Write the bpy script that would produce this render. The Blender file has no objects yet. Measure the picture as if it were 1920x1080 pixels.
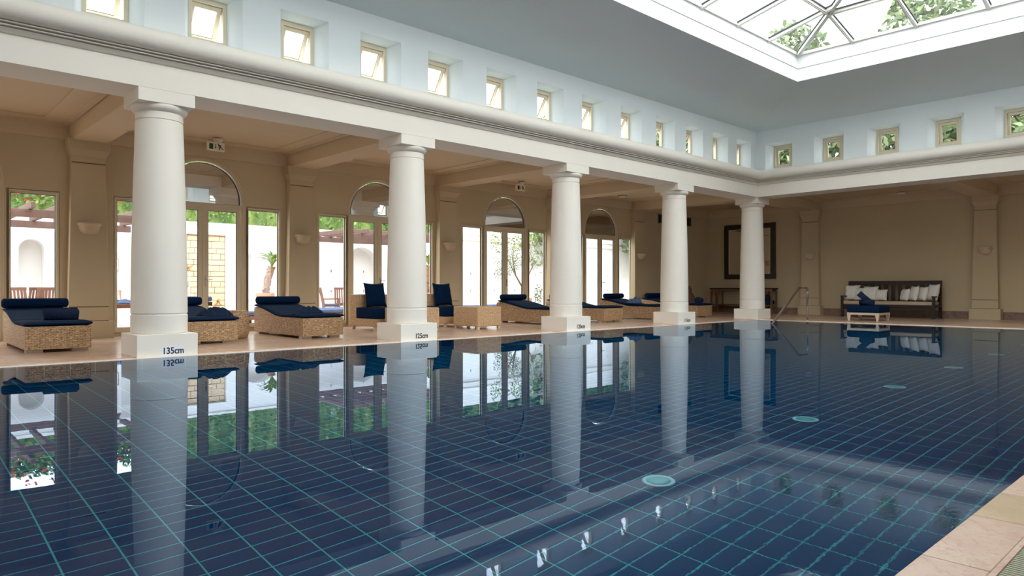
import bpy, bmesh, math, random
from mathutils import Vector, Matrix, noise
from mathutils.geometry import tessellate_polygon
S = bpy.context.scene
COL = S.collection
PI = math.pi
R = random.Random(7)

# ------------------------------------------------------------------ camera, world, exposure
YAW = math.radians(47.218)
cd = bpy.data.cameras.new('camera'); cam = bpy.data.objects.new('camera', cd); COL.objects.link(cam)
cam.location = (0, 0, 1.0); cam.rotation_euler = (PI/2, 0, YAW - PI/2)
cd.sensor_width = 36; cd.lens = 1302.7/1920*36; cd.clip_end = 300; cd.clip_start = 0.05
S.camera = cam
S.view_settings.view_transform = 'Standard'; S.view_settings.look = 'None'
S.view_settings.gamma = 1.0; S.view_settings.use_curve_mapping = False
S.view_settings.exposure = 2.35
wd = bpy.data.worlds.new('sky'); S.world = wd; wd.use_nodes = True
wn = wd.node_tree; wn.nodes.clear()
wo = wn.nodes.new('ShaderNodeOutputWorld'); wb = wn.nodes.new('ShaderNodeBackground')
tc = wn.nodes.new('ShaderNodeTexCoord'); sp = wn.nodes.new('ShaderNodeSeparateXYZ'); rp = wn.nodes.new('ShaderNodeValToRGB')
wn.links.new(tc.outputs['Generated'], sp.inputs[0]); wn.links.new(sp.outputs['Z'], rp.inputs[0])
rp.color_ramp.elements[0].position = 0.0; rp.color_ramp.elements[0].color = (0.80, 0.86, 0.92, 1)
rp.color_ramp.elements[1].position = 0.7; rp.color_ramp.elements[1].color = (0.93, 0.97, 1.0, 1)
wn.links.new(rp.outputs[0], wb.inputs[0]); wb.inputs[1].default_value = 1.25
wn.links.new(wb.outputs[0], wo.inputs[0])
cy = S.cycles
cy.max_bounces = 10; cy.diffuse_bounces = 6; cy.glossy_bounces = 5; cy.transmission_bounces = 6; cy.transparent_max_bounces = 12
cy.sample_clamp_indirect = 6.0; cy.blur_glossy = 0.3
cy.use_denoising = True

# ------------------------------------------------------------------ materials
def new_mat(name):
    m = bpy.data.materials.new(name); m.use_nodes = True
    nt = m.node_tree; b = nt.nodes['Principled BSDF']
    return m, nt, b
def L(nt, a, b): nt.links.new(a, b)
def plain(name, col, rough=0.7, metal=0.0, var=0.0, scale=3.0, bump=0.0, bscale=60.0, spec=0.5):
    m, nt, b = new_mat(name)
    b.inputs['Base Color'].default_value = (*col, 1); b.inputs['Roughness'].default_value = rough
    b.inputs['Metallic'].default_value = metal; b.inputs['Specular IOR Level'].default_value = spec
    if var or bump:
        co = nt.nodes.new('ShaderNodeTexCoord')
    if var:
        n = nt.nodes.new('ShaderNodeTexNoise'); n.inputs['Scale'].default_value = scale; n.inputs['Detail'].default_value = 4
        L(nt, co.outputs['Object'], n.inputs['Vector'])
        mx = nt.nodes.new('ShaderNodeMix'); mx.data_type = 'RGBA'
        mx.inputs[6].default_value = tuple(c*(1-var) for c in col) + (1,)
        mx.inputs[7].default_value = tuple(min(1, c*(1+var)) for c in col) + (1,)
        L(nt, n.outputs['Fac'], mx.inputs[0]); L(nt, mx.outputs[2], b.inputs['Base Color'])
    if bump:
        n2 = nt.nodes.new('ShaderNodeTexNoise'); n2.inputs['Scale'].default_value = bscale; n2.inputs['Detail'].default_value = 3
        L(nt, co.outputs['Object'], n2.inputs['Vector'])
        bp = nt.nodes.new('ShaderNodeBump'); bp.inputs['Strength'].default_value = bump; bp.inputs['Distance'].default_value = 0.01
        L(nt, n2.outputs['Fac'], bp.inputs['Height']); L(nt, bp.outputs[0], b.inputs['Normal'])
    return m
def rattan(name, c1, c2, c3, vert=False):
    m, nt, b = new_mat(name)
    uv = nt.nodes.new('ShaderNodeUVMap'); mp = nt.nodes.new('ShaderNodeMapping')
    if vert: mp.inputs['Rotation'].default_value = (0, 0, PI/2)
    L(nt, uv.outputs[0], mp.inputs[0])
    br = nt.nodes.new('ShaderNodeTexBrick')
    br.inputs['Scale'].default_value = 1.0; br.inputs['Mortar Size'].default_value = 0.0022; br.inputs['Mortar Smooth'].default_value = 0.6
    br.inputs['Brick Width'].default_value = 0.07 if not vert else 0.055; br.inputs['Row Height'].default_value = 0.016 if not vert else 0.024
    br.inputs['Color1'].default_value = (*c1, 1); br.inputs['Color2'].default_value = (*c2, 1); br.inputs['Mortar'].default_value = (0.015, 0.009, 0.005, 1)
    wn_ = nt.nodes.new('ShaderNodeTexNoise'); wn_.inputs['Scale'].default_value = 14; wn_.inputs['Detail'].default_value = 2
    L(nt, mp.outputs[0], wn_.inputs[0])
    va = nt.nodes.new('ShaderNodeVectorMath'); va.operation = 'MULTIPLY_ADD'
    va.inputs[1].default_value = (0.007, 0.007, 0); L(nt, wn_.outputs['Color'], va.inputs[0]); L(nt, mp.outputs[0], va.inputs[2])
    L(nt, va.outputs[0], br.inputs['Vector'])
    n = nt.nodes.new('ShaderNodeTexNoise'); n.inputs['Scale'].default_value = 1; n.inputs['Detail'].default_value = 3
    mq = nt.nodes.new('ShaderNodeMapping'); mq.inputs['Scale'].default_value = (22, 70, 1); L(nt, mp.outputs[0], mq.inputs[0]); L(nt, mq.outputs[0], n.inputs[0])
    ra = nt.nodes.new('ShaderNodeValToRGB'); ra.color_ramp.elements[0].position = .45; ra.color_ramp.elements[1].position = .62
    L(nt, n.outputs['Fac'], ra.inputs[0])
    mx = nt.nodes.new('ShaderNodeMix'); mx.data_type = 'RGBA'; L(nt, ra.outputs[0], mx.inputs[0])
    L(nt, br.outputs['Color'], mx.inputs[6]); mx.inputs[7].default_value = (*c3, 1)
    m2 = nt.nodes.new('ShaderNodeMix'); m2.data_type = 'RGBA'; m2.blend_type = 'MIX'
    L(nt, br.outputs['Fac'], m2.inputs[0]); L(nt, mx.outputs[2], m2.inputs[6]); m2.inputs[7].default_value = (0.02, 0.012, 0.006, 1)
    L(nt, m2.outputs[2], b.inputs['Base Color']); b.inputs['Roughness'].default_value = 0.6
    bp = nt.nodes.new('ShaderNodeBump'); bp.inputs['Strength'].default_value = 0.9; bp.inputs['Distance'].default_value = 0.006; bp.invert = True
    L(nt, br.outputs['Fac'], bp.inputs['Height']); L(nt, bp.outputs[0], b.inputs['Normal'])
    return m
def marble(name, a, b_, c, rough, scale=1.0, detail_mix=0.5):
    m, nt, b = new_mat(name)
    co = nt.nodes.new('ShaderNodeTexCoord')
    n = nt.nodes.new('ShaderNodeTexNoise'); n.inputs['Scale'].default_value = 1.4*scale; n.inputs['Detail'].default_value = 8; n.inputs['Distortion'].default_value = 1.2
    L(nt, co.outputs['Object'], n.inputs[0])
    r1 = nt.nodes.new('ShaderNodeValToRGB'); e = r1.color_ramp.elements
    e[0].position = .35; e[0].color = (*a, 1); e[1].position = .65; e[1].color = (*b_, 1)
    L(nt, n.outputs['Fac'], r1.inputs[0])
    n2 = nt.nodes.new('ShaderNodeTexNoise'); n2.inputs['Scale'].default_value = 9*scale; n2.inputs['Detail'].default_value = 9; n2.inputs['Distortion'].default_value = 2
    L(nt, co.outputs['Object'], n2.inputs[0])
    r2 = nt.nodes.new('ShaderNodeValToRGB'); r2.color_ramp.elements[0].position = .5; r2.color_ramp.elements[1].position = .68
    r2.color_ramp.elements[1].color = (detail_mix, detail_mix, detail_mix, 1)
    L(nt, n2.outputs['Fac'], r2.inputs[0])
    mx = nt.nodes.new('ShaderNodeMix'); mx.data_type = 'RGBA'; L(nt, r2.outputs[0], mx.inputs[0]); L(nt, r1.outputs[0], mx.inputs[6]); mx.inputs[7].default_value = (*c, 1)
    L(nt, mx.outputs[2], b.inputs['Base Color']); b.inputs['Roughness'].default_value = rough
    bp = nt.nodes.new('ShaderNodeBump'); bp.inputs['Strength'].default_value = 0.15; bp.inputs['Distance'].default_value = 0.01
    L(nt, n2.outputs['Fac'], bp.inputs['Height']); L(nt, bp.outputs[0], b.inputs['Normal'])
    return m
def wood(name, a, b_, rough=0.5, scale=8):
    m, nt, b = new_mat(name)
    co = nt.nodes.new('ShaderNodeTexCoord'); mp = nt.nodes.new('ShaderNodeMapping'); mp.inputs['Scale'].default_value = (scale, scale, scale*.15)
    L(nt, co.outputs['Object'], mp.inputs[0])
    n = nt.nodes.new('ShaderNodeTexNoise'); n.inputs['Scale'].default_value = 2; n.inputs['Detail'].default_value = 6
    L(nt, mp.outputs[0], n.inputs[0])
    mx = nt.nodes.new('ShaderNodeMix'); mx.data_type = 'RGBA'; L(nt, n.outputs['Fac'], mx.inputs[0])
    mx.inputs[6].default_value = (*a, 1); mx.inputs[7].default_value = (*b_, 1)
    L(nt, mx.outputs[2], b.inputs['Base Color']); b.inputs['Roughness'].default_value = rough
    return m
def glass(name, mirror=0.0, tint=(1, 1, 1)):
    m = bpy.data.materials.new(name); m.use_nodes = True; nt = m.node_tree; nt.nodes.clear()
    o = nt.nodes.new('ShaderNodeOutputMaterial'); t = nt.nodes.new('ShaderNodeBsdfTransparent'); g = nt.nodes.new('ShaderNodeBsdfGlossy')
    t.inputs[0].default_value = (*tint, 1); g.inputs['Roughness'].default_value = 0.0
    mx = nt.nodes.new('ShaderNodeMixShader')
    if mirror: mx.inputs[0].default_value = mirror
    else:
        f = nt.nodes.new('ShaderNodeLayerWeight'); f.inputs[0].default_value = .5
        p = nt.nodes.new('ShaderNodeMath'); p.operation = 'POWER'; p.inputs[1].default_value = 5; L(nt, f.outputs['Facing'], p.inputs[0])
        q = nt.nodes.new('ShaderNodeMath'); q.operation = 'MULTIPLY_ADD'; q.inputs[1].default_value = .93; q.inputs[2].default_value = .06; L(nt, p.outputs[0], q.inputs[0]); L(nt, q.outputs[0], mx.inputs[0])
    L(nt, t.outputs[0], mx.inputs[1]); L(nt, g.outputs[0], mx.inputs[2]); L(nt, mx.outputs[0], o.inputs[0])
    return m
def leafmat(name, a, b_):
    m, nt, b = new_mat(name)
    g = nt.nodes.new('ShaderNodeNewGeometry'); mx = nt.nodes.new('ShaderNodeMix'); mx.data_type = 'RGBA'
    L(nt, g.outputs['Random Per Island'], mx.inputs[0]); mx.inputs[6].default_value = (*a, 1); mx.inputs[7].default_value = (*b_, 1)
    L(nt, mx.outputs[2], b.inputs['Base Color']); b.inputs['Roughness'].default_value = .6
    return m
M = {}
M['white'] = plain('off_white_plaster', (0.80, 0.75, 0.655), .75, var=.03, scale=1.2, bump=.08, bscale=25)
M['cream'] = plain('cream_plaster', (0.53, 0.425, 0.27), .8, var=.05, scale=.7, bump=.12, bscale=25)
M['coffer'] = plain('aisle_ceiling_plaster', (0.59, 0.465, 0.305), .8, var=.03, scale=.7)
M['blue'] = plain('pale_blue_plaster', (0.745, 0.805, 0.805), .8, var=.03, scale=1, bump=.05, bscale=25)
M['ceil'] = plain('grey_blue_ceiling_paint', (0.64, 0.70, 0.70), .85, var=.04, scale=.6)
M['frame'] = plain('cream_window_frame', (0.62, 0.52, 0.35), .45)
M['frame2'] = plain('ivory_window_frame', (0.62, 0.55, 0.40), .45)
M['skyframe'] = plain('white_skylight_bar', (0.66, 0.65, 0.58), .45)
M['curb'] = plain('white_skylight_curb', (0.74, 0.76, 0.75), .7)
M['groove'] = plain('shadow_groove_brown', (0.16, 0.12, 0.07), .9)
M['gasket'] = plain('dark_gasket', (0.02, 0.025, 0.03), .6)
M['pane'] = glass('window_glass')
M['lunette'] = glass('reflective_lunette_glass', .80)
M['mirror'] = plain('mirror_silver', (0.85, 0.85, 0.82), .02, metal=1.0)
M['navy'] = plain('navy_canvas', (0.0025, 0.015, 0.046), .9, var=.15, scale=6, bump=.2, bscale=120, spec=.08)
M['towel'] = plain('navy_terry_towel', (0.020, 0.034, 0.074), .98, var=.35, scale=30, bump=.8, bscale=260, spec=.08)
M['faded'] = plain('faded_blue_canvas', (0.07, 0.11, 0.22), .9, var=.2, scale=10)
M['ivory'] = plain('ivory_cushion_cloth', (0.78, 0.75, 0.68), .9, var=.05, scale=8, bump=.3, bscale=60)
M['tan'] = plain('tan_seat_cloth', (0.50, 0.38, 0.26), .9, var=.08, scale=8)
M['rattan'] = rattan('brown_rattan_weave', (0.86, 0.54, 0.27), (0.54, 0.31, 0.14), (0.26, 0.17, 0.11))
M['rattan2'] = rattan('orange_grey_rattan_weave', (0.92, 0.52, 0.17), (0.82, 0.50, 0.22), (0.36, 0.33, 0.32), True)
M['deck'] = marble('pinkish_stone_deck', (0.54, 0.36, 0.25), (0.64, 0.47, 0.35), (0.38, 0.22, 0.13), .22, .5, .45)
M['coping'] = marble('cream_marble_coping', (0.50, 0.34, 0.25), (0.56, 0.43, 0.31), (0.40, 0.21, 0.16), .35, 1.8, .65)
M['coping2'] = marble('yellow_marble_coping', (0.40, 0.29, 0.15), (0.48, 0.37, 0.21), (0.36, 0.22, 0.14), .35, 2, .5)
M['edge'] = plain('pale_pool_edge_stone', (0.80, 0.72, 0.62), .3, var=.08, scale=5)
M['skirt'] = marble('brown_marble_skirting', (0.16, 0.09, 0.06), (0.24, 0.15, 0.11), (0.35, 0.25, 0.20), .35, 3, .6)
M['tile'] = plain('deep_blue_pool_tile', (0.0, 0.040, 0.112), .5, var=.12, scale=2, spec=.03)
M['grout'] = plain('turquoise_grout', (0.07, 0.44, 0.42), .8, spec=.03)
M['dark'] = wood('dark_stained_wood', (0.014, 0.009, 0.007), (0.035, 0.02, 0.014), .45)
M['teak'] = wood('reddish_teak', (0.16, 0.07, 0.045), (0.26, 0.13, 0.085), .6)
M['palewood'] = wood('pale_teak', (0.55, 0.42, 0.30), (0.68, 0.55, 0.41), .6)
M['console'] = wood('brown_console_wood', (0.13, 0.06, 0.03), (0.24, 0.12, 0.06), .45)
M['pergola'] = wood('weathered_pergola_wood', (0.10, 0.055, 0.045), (0.19, 0.115, 0.095), .8, 4)
M['steel'] = plain('polished_steel', (0.55, 0.54, 0.52), .18, metal=1.0)
M['black'] = plain('black_print', (0.012, 0.012, 0.012), .6)
M['plate'] = plain('white_sign_plate', (0.78, 0.80, 0.84), .4)
M['signbody'] = plain('ivory_sign_box', (0.80, 0.72, 0.52), .4)
M['green'] = plain('dark_green_pictogram', (0.0, 0.06, 0.04), .5)
M['grate'] = plain('pale_green_plastic_slat', (0.36, 0.38, 0.27), .4)
M['void'] = plain('dark_channel', (0.01, 0.012, 0.012), .9)
M['terra'] = plain('terracotta', (0.55, 0.24, 0.12), .8, var=.12, scale=8)
M['amph'] = plain('brown_earthenware', (0.13, 0.065, 0.035), .7, var=.4, scale=9)
M['sconce'] = plain('plaster_sconce', (0.58, 0.46, 0.31), .7)
M['outwall'] = plain('white_render', (0.80, 0.80, 0.79), .85, var=.02, scale=2)
M['ground'] = plain('pale_paving', (0.55, 0.50, 0.45), .8, var=.06, scale=2)
M['roof'] = plain('roof_screed', (0.35, 0.35, 0.34), .9)
M['sand'] = plain('sandstone_block', (0.66, 0.50, 0.33), .9, var=.2, scale=5, bump=.5, bscale=20)
M['brass'] = plain('aged_brass', (0.45, 0.22, 0.08), .4, metal=.8)
M['leaf'] = leafmat('hedge_leaves', (0.05, 0.12, 0.02), (0.20, 0.28, 0.06))
M['dleaf'] = leafmat('tree_leaves', (0.05, 0.09, 0.03), (0.20, 0.25, 0.10))
M['olive'] = leafmat('olive_leaves', (0.10, 0.14, 0.07), (0.30, 0.34, 0.22))
M['pleaf'] = leafmat('palm_leaves', (0.10, 0.22, 0.02), (0.28, 0.38, 0.06))
M['flower'] = leafmat('red_flowers', (0.55, 0.02, 0.02), (0.75, 0.15, 0.08))
M['bark'] = plain('olive_bark', (0.22, 0.14, 0.09), .9, var=.3, scale=14, bump=.6, bscale=30)
M['pbark'] = plain('palm_trunk_bark', (0.30, 0.17, 0.10), .95, var=.6, scale=22, bump=1, bscale=30)
M['lens'] = plain('pool_lamp_glass', (0.14, 0.46, 0.42), .3)
M['flange'] = plain('pool_lamp_ring', (0.45, 0.75, 0.70), .3)
M['grille'] = plain('grey_metal_grille', (0.05, 0.05, 0.045), .6)
# water: one refracting, reflecting surface with a faint ripple, stronger near the right edge
def water():
    m = bpy.data.materials.new('pool_water'); m.use_nodes = True; nt = m.node_tree; nt.nodes.clear()
    o = nt.nodes.new('ShaderNodeOutputMaterial'); g = nt.nodes.new('ShaderNodeBsdfRefraction'); gl = nt.nodes.new('ShaderNodeBsdfGlossy')
    fr = nt.nodes.new('ShaderNodeFresnel'); fr.inputs['IOR'].default_value = 1.38; ms = nt.nodes.new('ShaderNodeMixShader')
    g.inputs['IOR'].default_value = 1.333; g.inputs['Roughness'].default_value = 0.0; g.inputs['Color'].default_value = (0.72, 0.90, 1.0, 1)
    gl.inputs['Roughness'].default_value = 0.0; gl.inputs['Color'].default_value = (0.72, 0.85, 1.0, 1)
    ge = nt.nodes.new('ShaderNodeNewGeometry')
    n1 = nt.nodes.new('ShaderNodeTexNoise'); n1.inputs['Scale'].default_value = 5.5; n1.inputs['Detail'].default_value = 2
    mp = nt.nodes.new('ShaderNodeMapping'); mp.inputs['Rotation'].default_value = (0, 0, .6); mp.inputs['Scale'].default_value = (1, 2.0, 1)
    L(nt, ge.outputs['Position'], mp.inputs[0]); L(nt, mp.outputs[0], n1.inputs[0])
    n2 = nt.nodes.new('ShaderNodeTexNoise'); n2.inputs['Scale'].default_value = 18; n2.inputs['Detail'].default_value = 3
    mp2 = nt.nodes.new('ShaderNodeMapping'); mp2.inputs['Rotation'].default_value = (0, 0, .9); mp2.inputs['Scale'].default_value = (1, 2.6, 1)
    L(nt, ge.outputs['Position'], mp2.inputs[0]); L(nt, mp2.outputs[0], n2.inputs[0])
    # ripple mask: distance from a point near the right coping
    vd = nt.nodes.new('ShaderNodeVectorMath'); vd.operation = 'DISTANCE'; vd.inputs[1].default_value = (3.3, 0.2, 0)
    L(nt, ge.outputs['Position'], vd.inputs[0])
    mr = nt.nodes.new('ShaderNodeMapRange'); mr.inputs['From Min'].default_value = 0.6; mr.inputs['From Max'].default_value = 2.6
    mr.inputs['To Min'].default_value = 1.0; mr.inputs['To Max'].default_value = 0.0; mr.interpolation_type = 'SMOOTHSTEP'
    L(nt, vd.outputs['Value'], mr.inputs['Value'])
    mu = nt.nodes.new('ShaderNodeMath'); mu.operation = 'MULTIPLY'; L(nt, n2.outputs['Fac'], mu.inputs[0]); L(nt, mr.outputs[0], mu.inputs[1])
    m3 = nt.nodes.new('ShaderNodeMath'); m3.operation = 'MULTIPLY'; m3.inputs[1].default_value = 0.0003; L(nt, mu.outputs[0], m3.inputs[0])
    m4 = nt.nodes.new('ShaderNodeMath'); m4.operation = 'MULTIPLY'; m4.inputs[1].default_value = 0.00005; L(nt, n1.outputs['Fac'], m4.inputs[0])
    ad = nt.nodes.new('ShaderNodeMath'); ad.operation = 'ADD'; L(nt, m3.outputs[0], ad.inputs[0]); L(nt, m4.outputs[0], ad.inputs[1])
    bp = nt.nodes.new('ShaderNodeBump'); bp.inputs['Strength'].default_value = 1.0; bp.inputs['Distance'].default_value = 1.0
    L(nt, ad.outputs[0], bp.inputs['Height']); L(nt, bp.outputs[0], g.inputs['Normal']); L(nt, bp.outputs[0], gl.inputs['Normal']); L(nt, bp.outputs[0], fr.inputs['Normal'])
    L(nt, fr.outputs[0], ms.inputs[0]); L(nt, g.outputs[0], ms.inputs[1]); L(nt, gl.outputs[0], ms.inputs[2]); L(nt, ms.outputs[0], o.inputs[0])
    return m
M['water'] = water()

# ------------------------------------------------------------------ mesh helpers
class MB:
    def __init__(s): s.v = []; s.f = []; s.sm = []
    def add(s, vs, fs, smooth=False):
        o = len(s.v); s.v += [tuple(v) for v in vs]; s.f += [tuple(i+o for i in f) for f in fs]; s.sm += [smooth]*len(fs); return s
    def box(s, x0, x1, y0, y1, z0, z1):
        return s.add([(x0,y0,z0),(x1,y0,z0),(x1,y1,z0),(x0,y1,z0),(x0,y0,z1),(x1,y0,z1),(x1,y1,z1),(x0,y1,z1)],
                     [(0,3,2,1),(4,5,6,7),(0,1,5,4),(1,2,6,5),(2,3,7,6),(3,0,4,7)])
    def frus(s, b0, z0, b1, z1):   # boxes (x0,x1,y0,y1) lofted
        (a,b,c,d),(e,f,g,h) = b0, b1
        return s.add([(a,c,z0),(b,c,z0),(b,d,z0),(a,d,z0),(e,g,z1),(f,g,z1),(f,h,z1),(e,h,z1)],
                     [(0,3,2,1),(4,5,6,7),(0,1,5,4),(1,2,6,5),(2,3,7,6),(3,0,4,7)])
    def lathe(s, prof, c=(0,0), n=48, smooth=True, caps=True, a0=0.0, a1=2*PI):
        vs = []; full = abs(a1-a0-2*PI) < 1e-6; k = n if full else n+1
        for r, z in prof:
            for i in range(k):
                a = a0+(a1-a0)*i/n; vs.append((c[0]+r*math.cos(a), c[1]+r*math.sin(a), z))
        fs = []
        for j in range(len(prof)-1):
            for i in range(n):
                i2 = (i+1) % k
                fs.append((j*k+i, j*k+i2, (j+1)*k+i2, (j+1)*k+i))
        if caps and full: fs.append(tuple(reversed(range(k)))); fs.append(tuple((len(prof)-1)*k+i for i in range(k)))
        return s.add(vs, fs, smooth)
    def tube(s, pts, r, n=10, smooth=True):
        pts = [Vector(p) for p in pts]; vs = []; m = len(pts); rr = r if isinstance(r, (list, tuple)) else [r]*m
        up = Vector((0,0,1)); d0 = (pts[1]-pts[0]).normalized()
        if abs(d0.dot(up)) > .95: up = Vector((1,0,0))
        for i, p in enumerate(pts):
            d = (pts[min(i+1,m-1)]-pts[max(i-1,0)]).normalized()
            a = d.cross(up).normalized(); b = d.cross(a).normalized()
            for k in range(n):
                t = 2*PI*k/n; vs.append(p + a*math.cos(t)*rr[i] + b*math.sin(t)*rr[i])
        fs = [(i*n+k, i*n+(k+1)%n, (i+1)*n+(k+1)%n, (i+1)*n+k) for i in range(m-1) for k in range(n)]
        fs += [tuple(reversed(range(n))), tuple((m-1)*n+k for k in range(n))]
        return s.add(vs, fs, smooth)
    def bar(s, p, q, w, h, up=(0,0,1)):
        p, q = Vector(p), Vector(q); d = (q-p).normalized(); a = d.cross(Vector(up)).normalized()*w/2; b = a.cross(d).normalized()*h/2
        vs = [p-a-b,p+a-b,p+a+b,p-a+b,q-a-b,q+a-b,q+a+b,q-a+b]
        return s.add(vs, [(0,1,2,3),(7,6,5,4),(0,4,5,1),(1,5,6,2),(2,6,7,3),(3,7,4,0)])
    def prism(s, poly, a0, a1, f, smooth=False):  # f(u, v, a) -> xyz, closed polygon of (u, v)
        n = len(poly)
        tri = tessellate_polygon([[Vector((u,v,0)) for u, v in poly]])
        vs = [f(u,v,a0) for u,v in poly]+[f(u,v,a1) for u,v in poly]
        s.add(vs, [(i,(i+1)%n,n+(i+1)%n,n+i) for i in range(n)], smooth)
        return s.add(vs, [t for t in tri]+[tuple(n+i for i in reversed(t)) for t in tri])
    def plate(s, outer, hf, hb, f, a0, a1):  # a wall cell with one hole: front hole hf at depth a0, back hole hb at a1
        for hole, a in ((hf, a0), (hb, a1)):
            loops = [[Vector((u,v,0)) for u,v in outer], [Vector((u,v,0)) for u,v in hole]]
            tri = tessellate_polygon(loops); pts = outer+hole
            s.add([f(u,v,a) for u,v in pts], [t for t in tri])
        n = len(hf); vs = [f(u,v,a0) for u,v in hf]+[f(u,v,a1) for u,v in hb]
        return s.add(vs, [(i,(i+1)%n,n+(i+1)%n,n+i) for i in range(n)])
    def build(s, name, mat, parent=None, bevel=0.0, uv=False, seg=2, recalc=True, loc=None):
        me = bpy.data.meshes.new(name); me.from_pydata(s.v, [], s.f); me.update()
        me.polygons.foreach_set('use_smooth', s.sm)
        if recalc or bevel:
            bm = bmesh.new(); bm.from_mesh(me)
            bmesh.ops.remove_doubles(bm, verts=bm.verts, dist=1e-5)
            bmesh.ops.recalc_face_normals(bm, faces=bm.faces)
            if bevel:
                es = [e for e in bm.edges if len(e.link_faces) == 2 and e.calc_face_angle(0) > .5]
                bmesh.ops.bevel(bm, geom=es, offset=bevel, segments=seg, affect='EDGES', profile=.5, clamp_overlap=True)
            bm.to_mesh(me); bm.free()
        if uv:
            ul = me.uv_layers.new(name='UVMap'); k = 0
            for p in me.polygons:
                nx, ny, nz = (abs(c) for c in p.normal)
                for li in p.loop_indices:
                    x, y, z = me.vertices[me.loops[li].vertex_index].co
                    if nz >= nx and nz >= ny: t = (x, y)
                    elif nx >= ny: t = (y, z)
                    else: t = (x, z)
                    ul.data[li].uv = t
        me.materials.append(M[mat])
        o = bpy.data.objects.new(name, me); COL.objects.link(o)
        if parent: o.parent = parent
        if loc: o.location = loc
        return o
def smooth_by_angle(o, ang=.6):
    me = o.data
    bm = bmesh.new(); bm.from_mesh(me)
    for f in bm.faces: f.smooth = True
    for e in bm.edges:
        if len(e.link_faces) == 2 and e.calc_face_angle(0) > ang: e.smooth = False
    bm.to_mesh(me); bm.free(); return o
def tag(o, label=None, cat=None, group=None, kind=None):
    if label: o['label'] = label
    if cat: o['category'] = cat
    if group: o['group'] = group
    if kind: o['kind'] = kind
    return o
def empty(name, loc=(0,0,0), rz=0, parent=None):
    o = bpy.data.objects.new(name, None); COL.objects.link(o); o.location = loc; o.rotation_euler = (0,0,rz); o.empty_display_size = .1
    if parent: o.parent = parent
    return o
KIDS = {}
def copy_tree(o, loc=None, rz=None, label=None, group=None, parent=None):
    c = o.copy(); COL.objects.link(c); c.parent = parent
    if loc is not None: c.location = loc
    if rz is not None: c.rotation_euler = (0,0,rz)
    if label: c['label'] = label
    if group: c['group'] = group
    for ch in [x for x in bpy.data.objects if x.parent == o]: copy_tree(ch, parent=c)
    return c
def mesh_copy(o, loc=None, rot=None, parent=None, scale=None):
    c = o.copy(); COL.objects.link(c)
    if parent: c.parent = parent
    if loc is not None: c.location = loc
    if rot is not None: c.rotation_euler = rot
    if scale is not None: c.scale = scale
    return c

def pad(w, d, h, r=None, nx=20, ny=20, puff=0.0):   # soft block centred in x,y with base at z=0
    r = r or h*.45
    def prof(t, half):      # superellipse-like param
        return half
    vs = []; fs = []; n = 12
    # rounded box by projecting a subdivided cube
    m = 8; idx = {}; out = MB()
    bm = bmesh.new(); bmesh.ops.create_cube(bm, size=2); bmesh.ops.subdivide_edges(bm, edges=bm.edges, cuts=m, use_grid_fill=True)
    for v in bm.verts:
        x, y, z = v.co
        cx, cy_, cz = (w/2-r), (d/2-r), (h/2-min(r, h/2))
        # push verts: cluster near edges for the rounding
        def g(t, half, rr):
            s_ = 1 if t >= 0 else -1; a = abs(t)
            return s_*(half-rr)*min(a/.75, 1), s_*max(0, (a-.75)/.25)
        ax, bx = g(x, w/2, r); ay, by = g(y, d/2, r); az, bz = g(z, h/2, min(r, h/2))
        nb = Vector((bx, by, bz))
        if nb.length > 1e-6:
            q = Vector([math.copysign(abs(c)**.9, c) for c in nb]).normalized()
        else: q = Vector((0,0,0))
        rz_ = min(r, h/2)
        pz = puff*max(0, 1-x*x)*max(0, 1-y*y)*(1 if z > 0 else -1 if z < 0 else 0)
        v.co = (ax+q.x*r, ay+q.y*r, az+q.z*rz_+pz + h/2)
    out.v = [tuple(v.co) for v in bm.verts]; out.f = [tuple(x.index for x in f.verts) for f in bm.faces]; out.sm = [True]*len(out.f)
    bm.free(); return out
def pillow(w, h, t, seed=0, n=14):   # square cushion in the x-z plane, pinched corners, base at z=0
    rr = random.Random(seed); out = MB(); vs = []; N = n+1
    for side in (1, -1):
        for j in range(N):
            for i in range(N):
                u = 2*i/n-1; v = 2*j/n-1
                e = ((1-u**2)*(1-v**2))**.42 if abs(u) < 1 and abs(v) < 1 else 0
                pin = 1-.10*(1-abs(u)**2)*abs(v)**3; pin2 = 1-.10*(1-abs(v)**2)*abs(u)**3
                x = u*w/2*pin2; z = v*h/2*pin + h/2
                wr = .006*math.sin(9*u+seed)*math.sin(7*v+seed*2)
                vs.append((x, side*(t/2*e+(wr if e else 0)), z))
    fs = []
    for s_ in (0, 1):
        o = s_*N*N
        for j in range(n):
            for i in range(n):
                a = o+j*N+i; fs.append((a, a+1, a+N+1, a+N) if s_ else (a, a+N, a+N+1, a+1))
    out.add(vs, fs, True); return out
def bolster(length, r, n=20, m=10):   # along x, centred
    out = MB(); prof = []
    for k in range(m+1):
        a = PI/2*k/m; prof.append((r*math.sin(a)**.7, -length/2+.55*r*(1-math.cos(a))))
    prof2 = [(a, -b) for a, b in reversed(prof)]
    pr = prof+prof2; vs = []
    for q, x in pr:
        for k in range(n):
            t = 2*PI*k/n; vs.append((x, q*math.cos(t), q*math.sin(t)))
    fs = [(i*n+k, i*n+(k+1)%n, (i+1)*n+(k+1)%n, (i+1)*n+k) for i in range(len(pr)-1) for k in range(n)]
    out.add(vs, fs, True); return out
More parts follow.
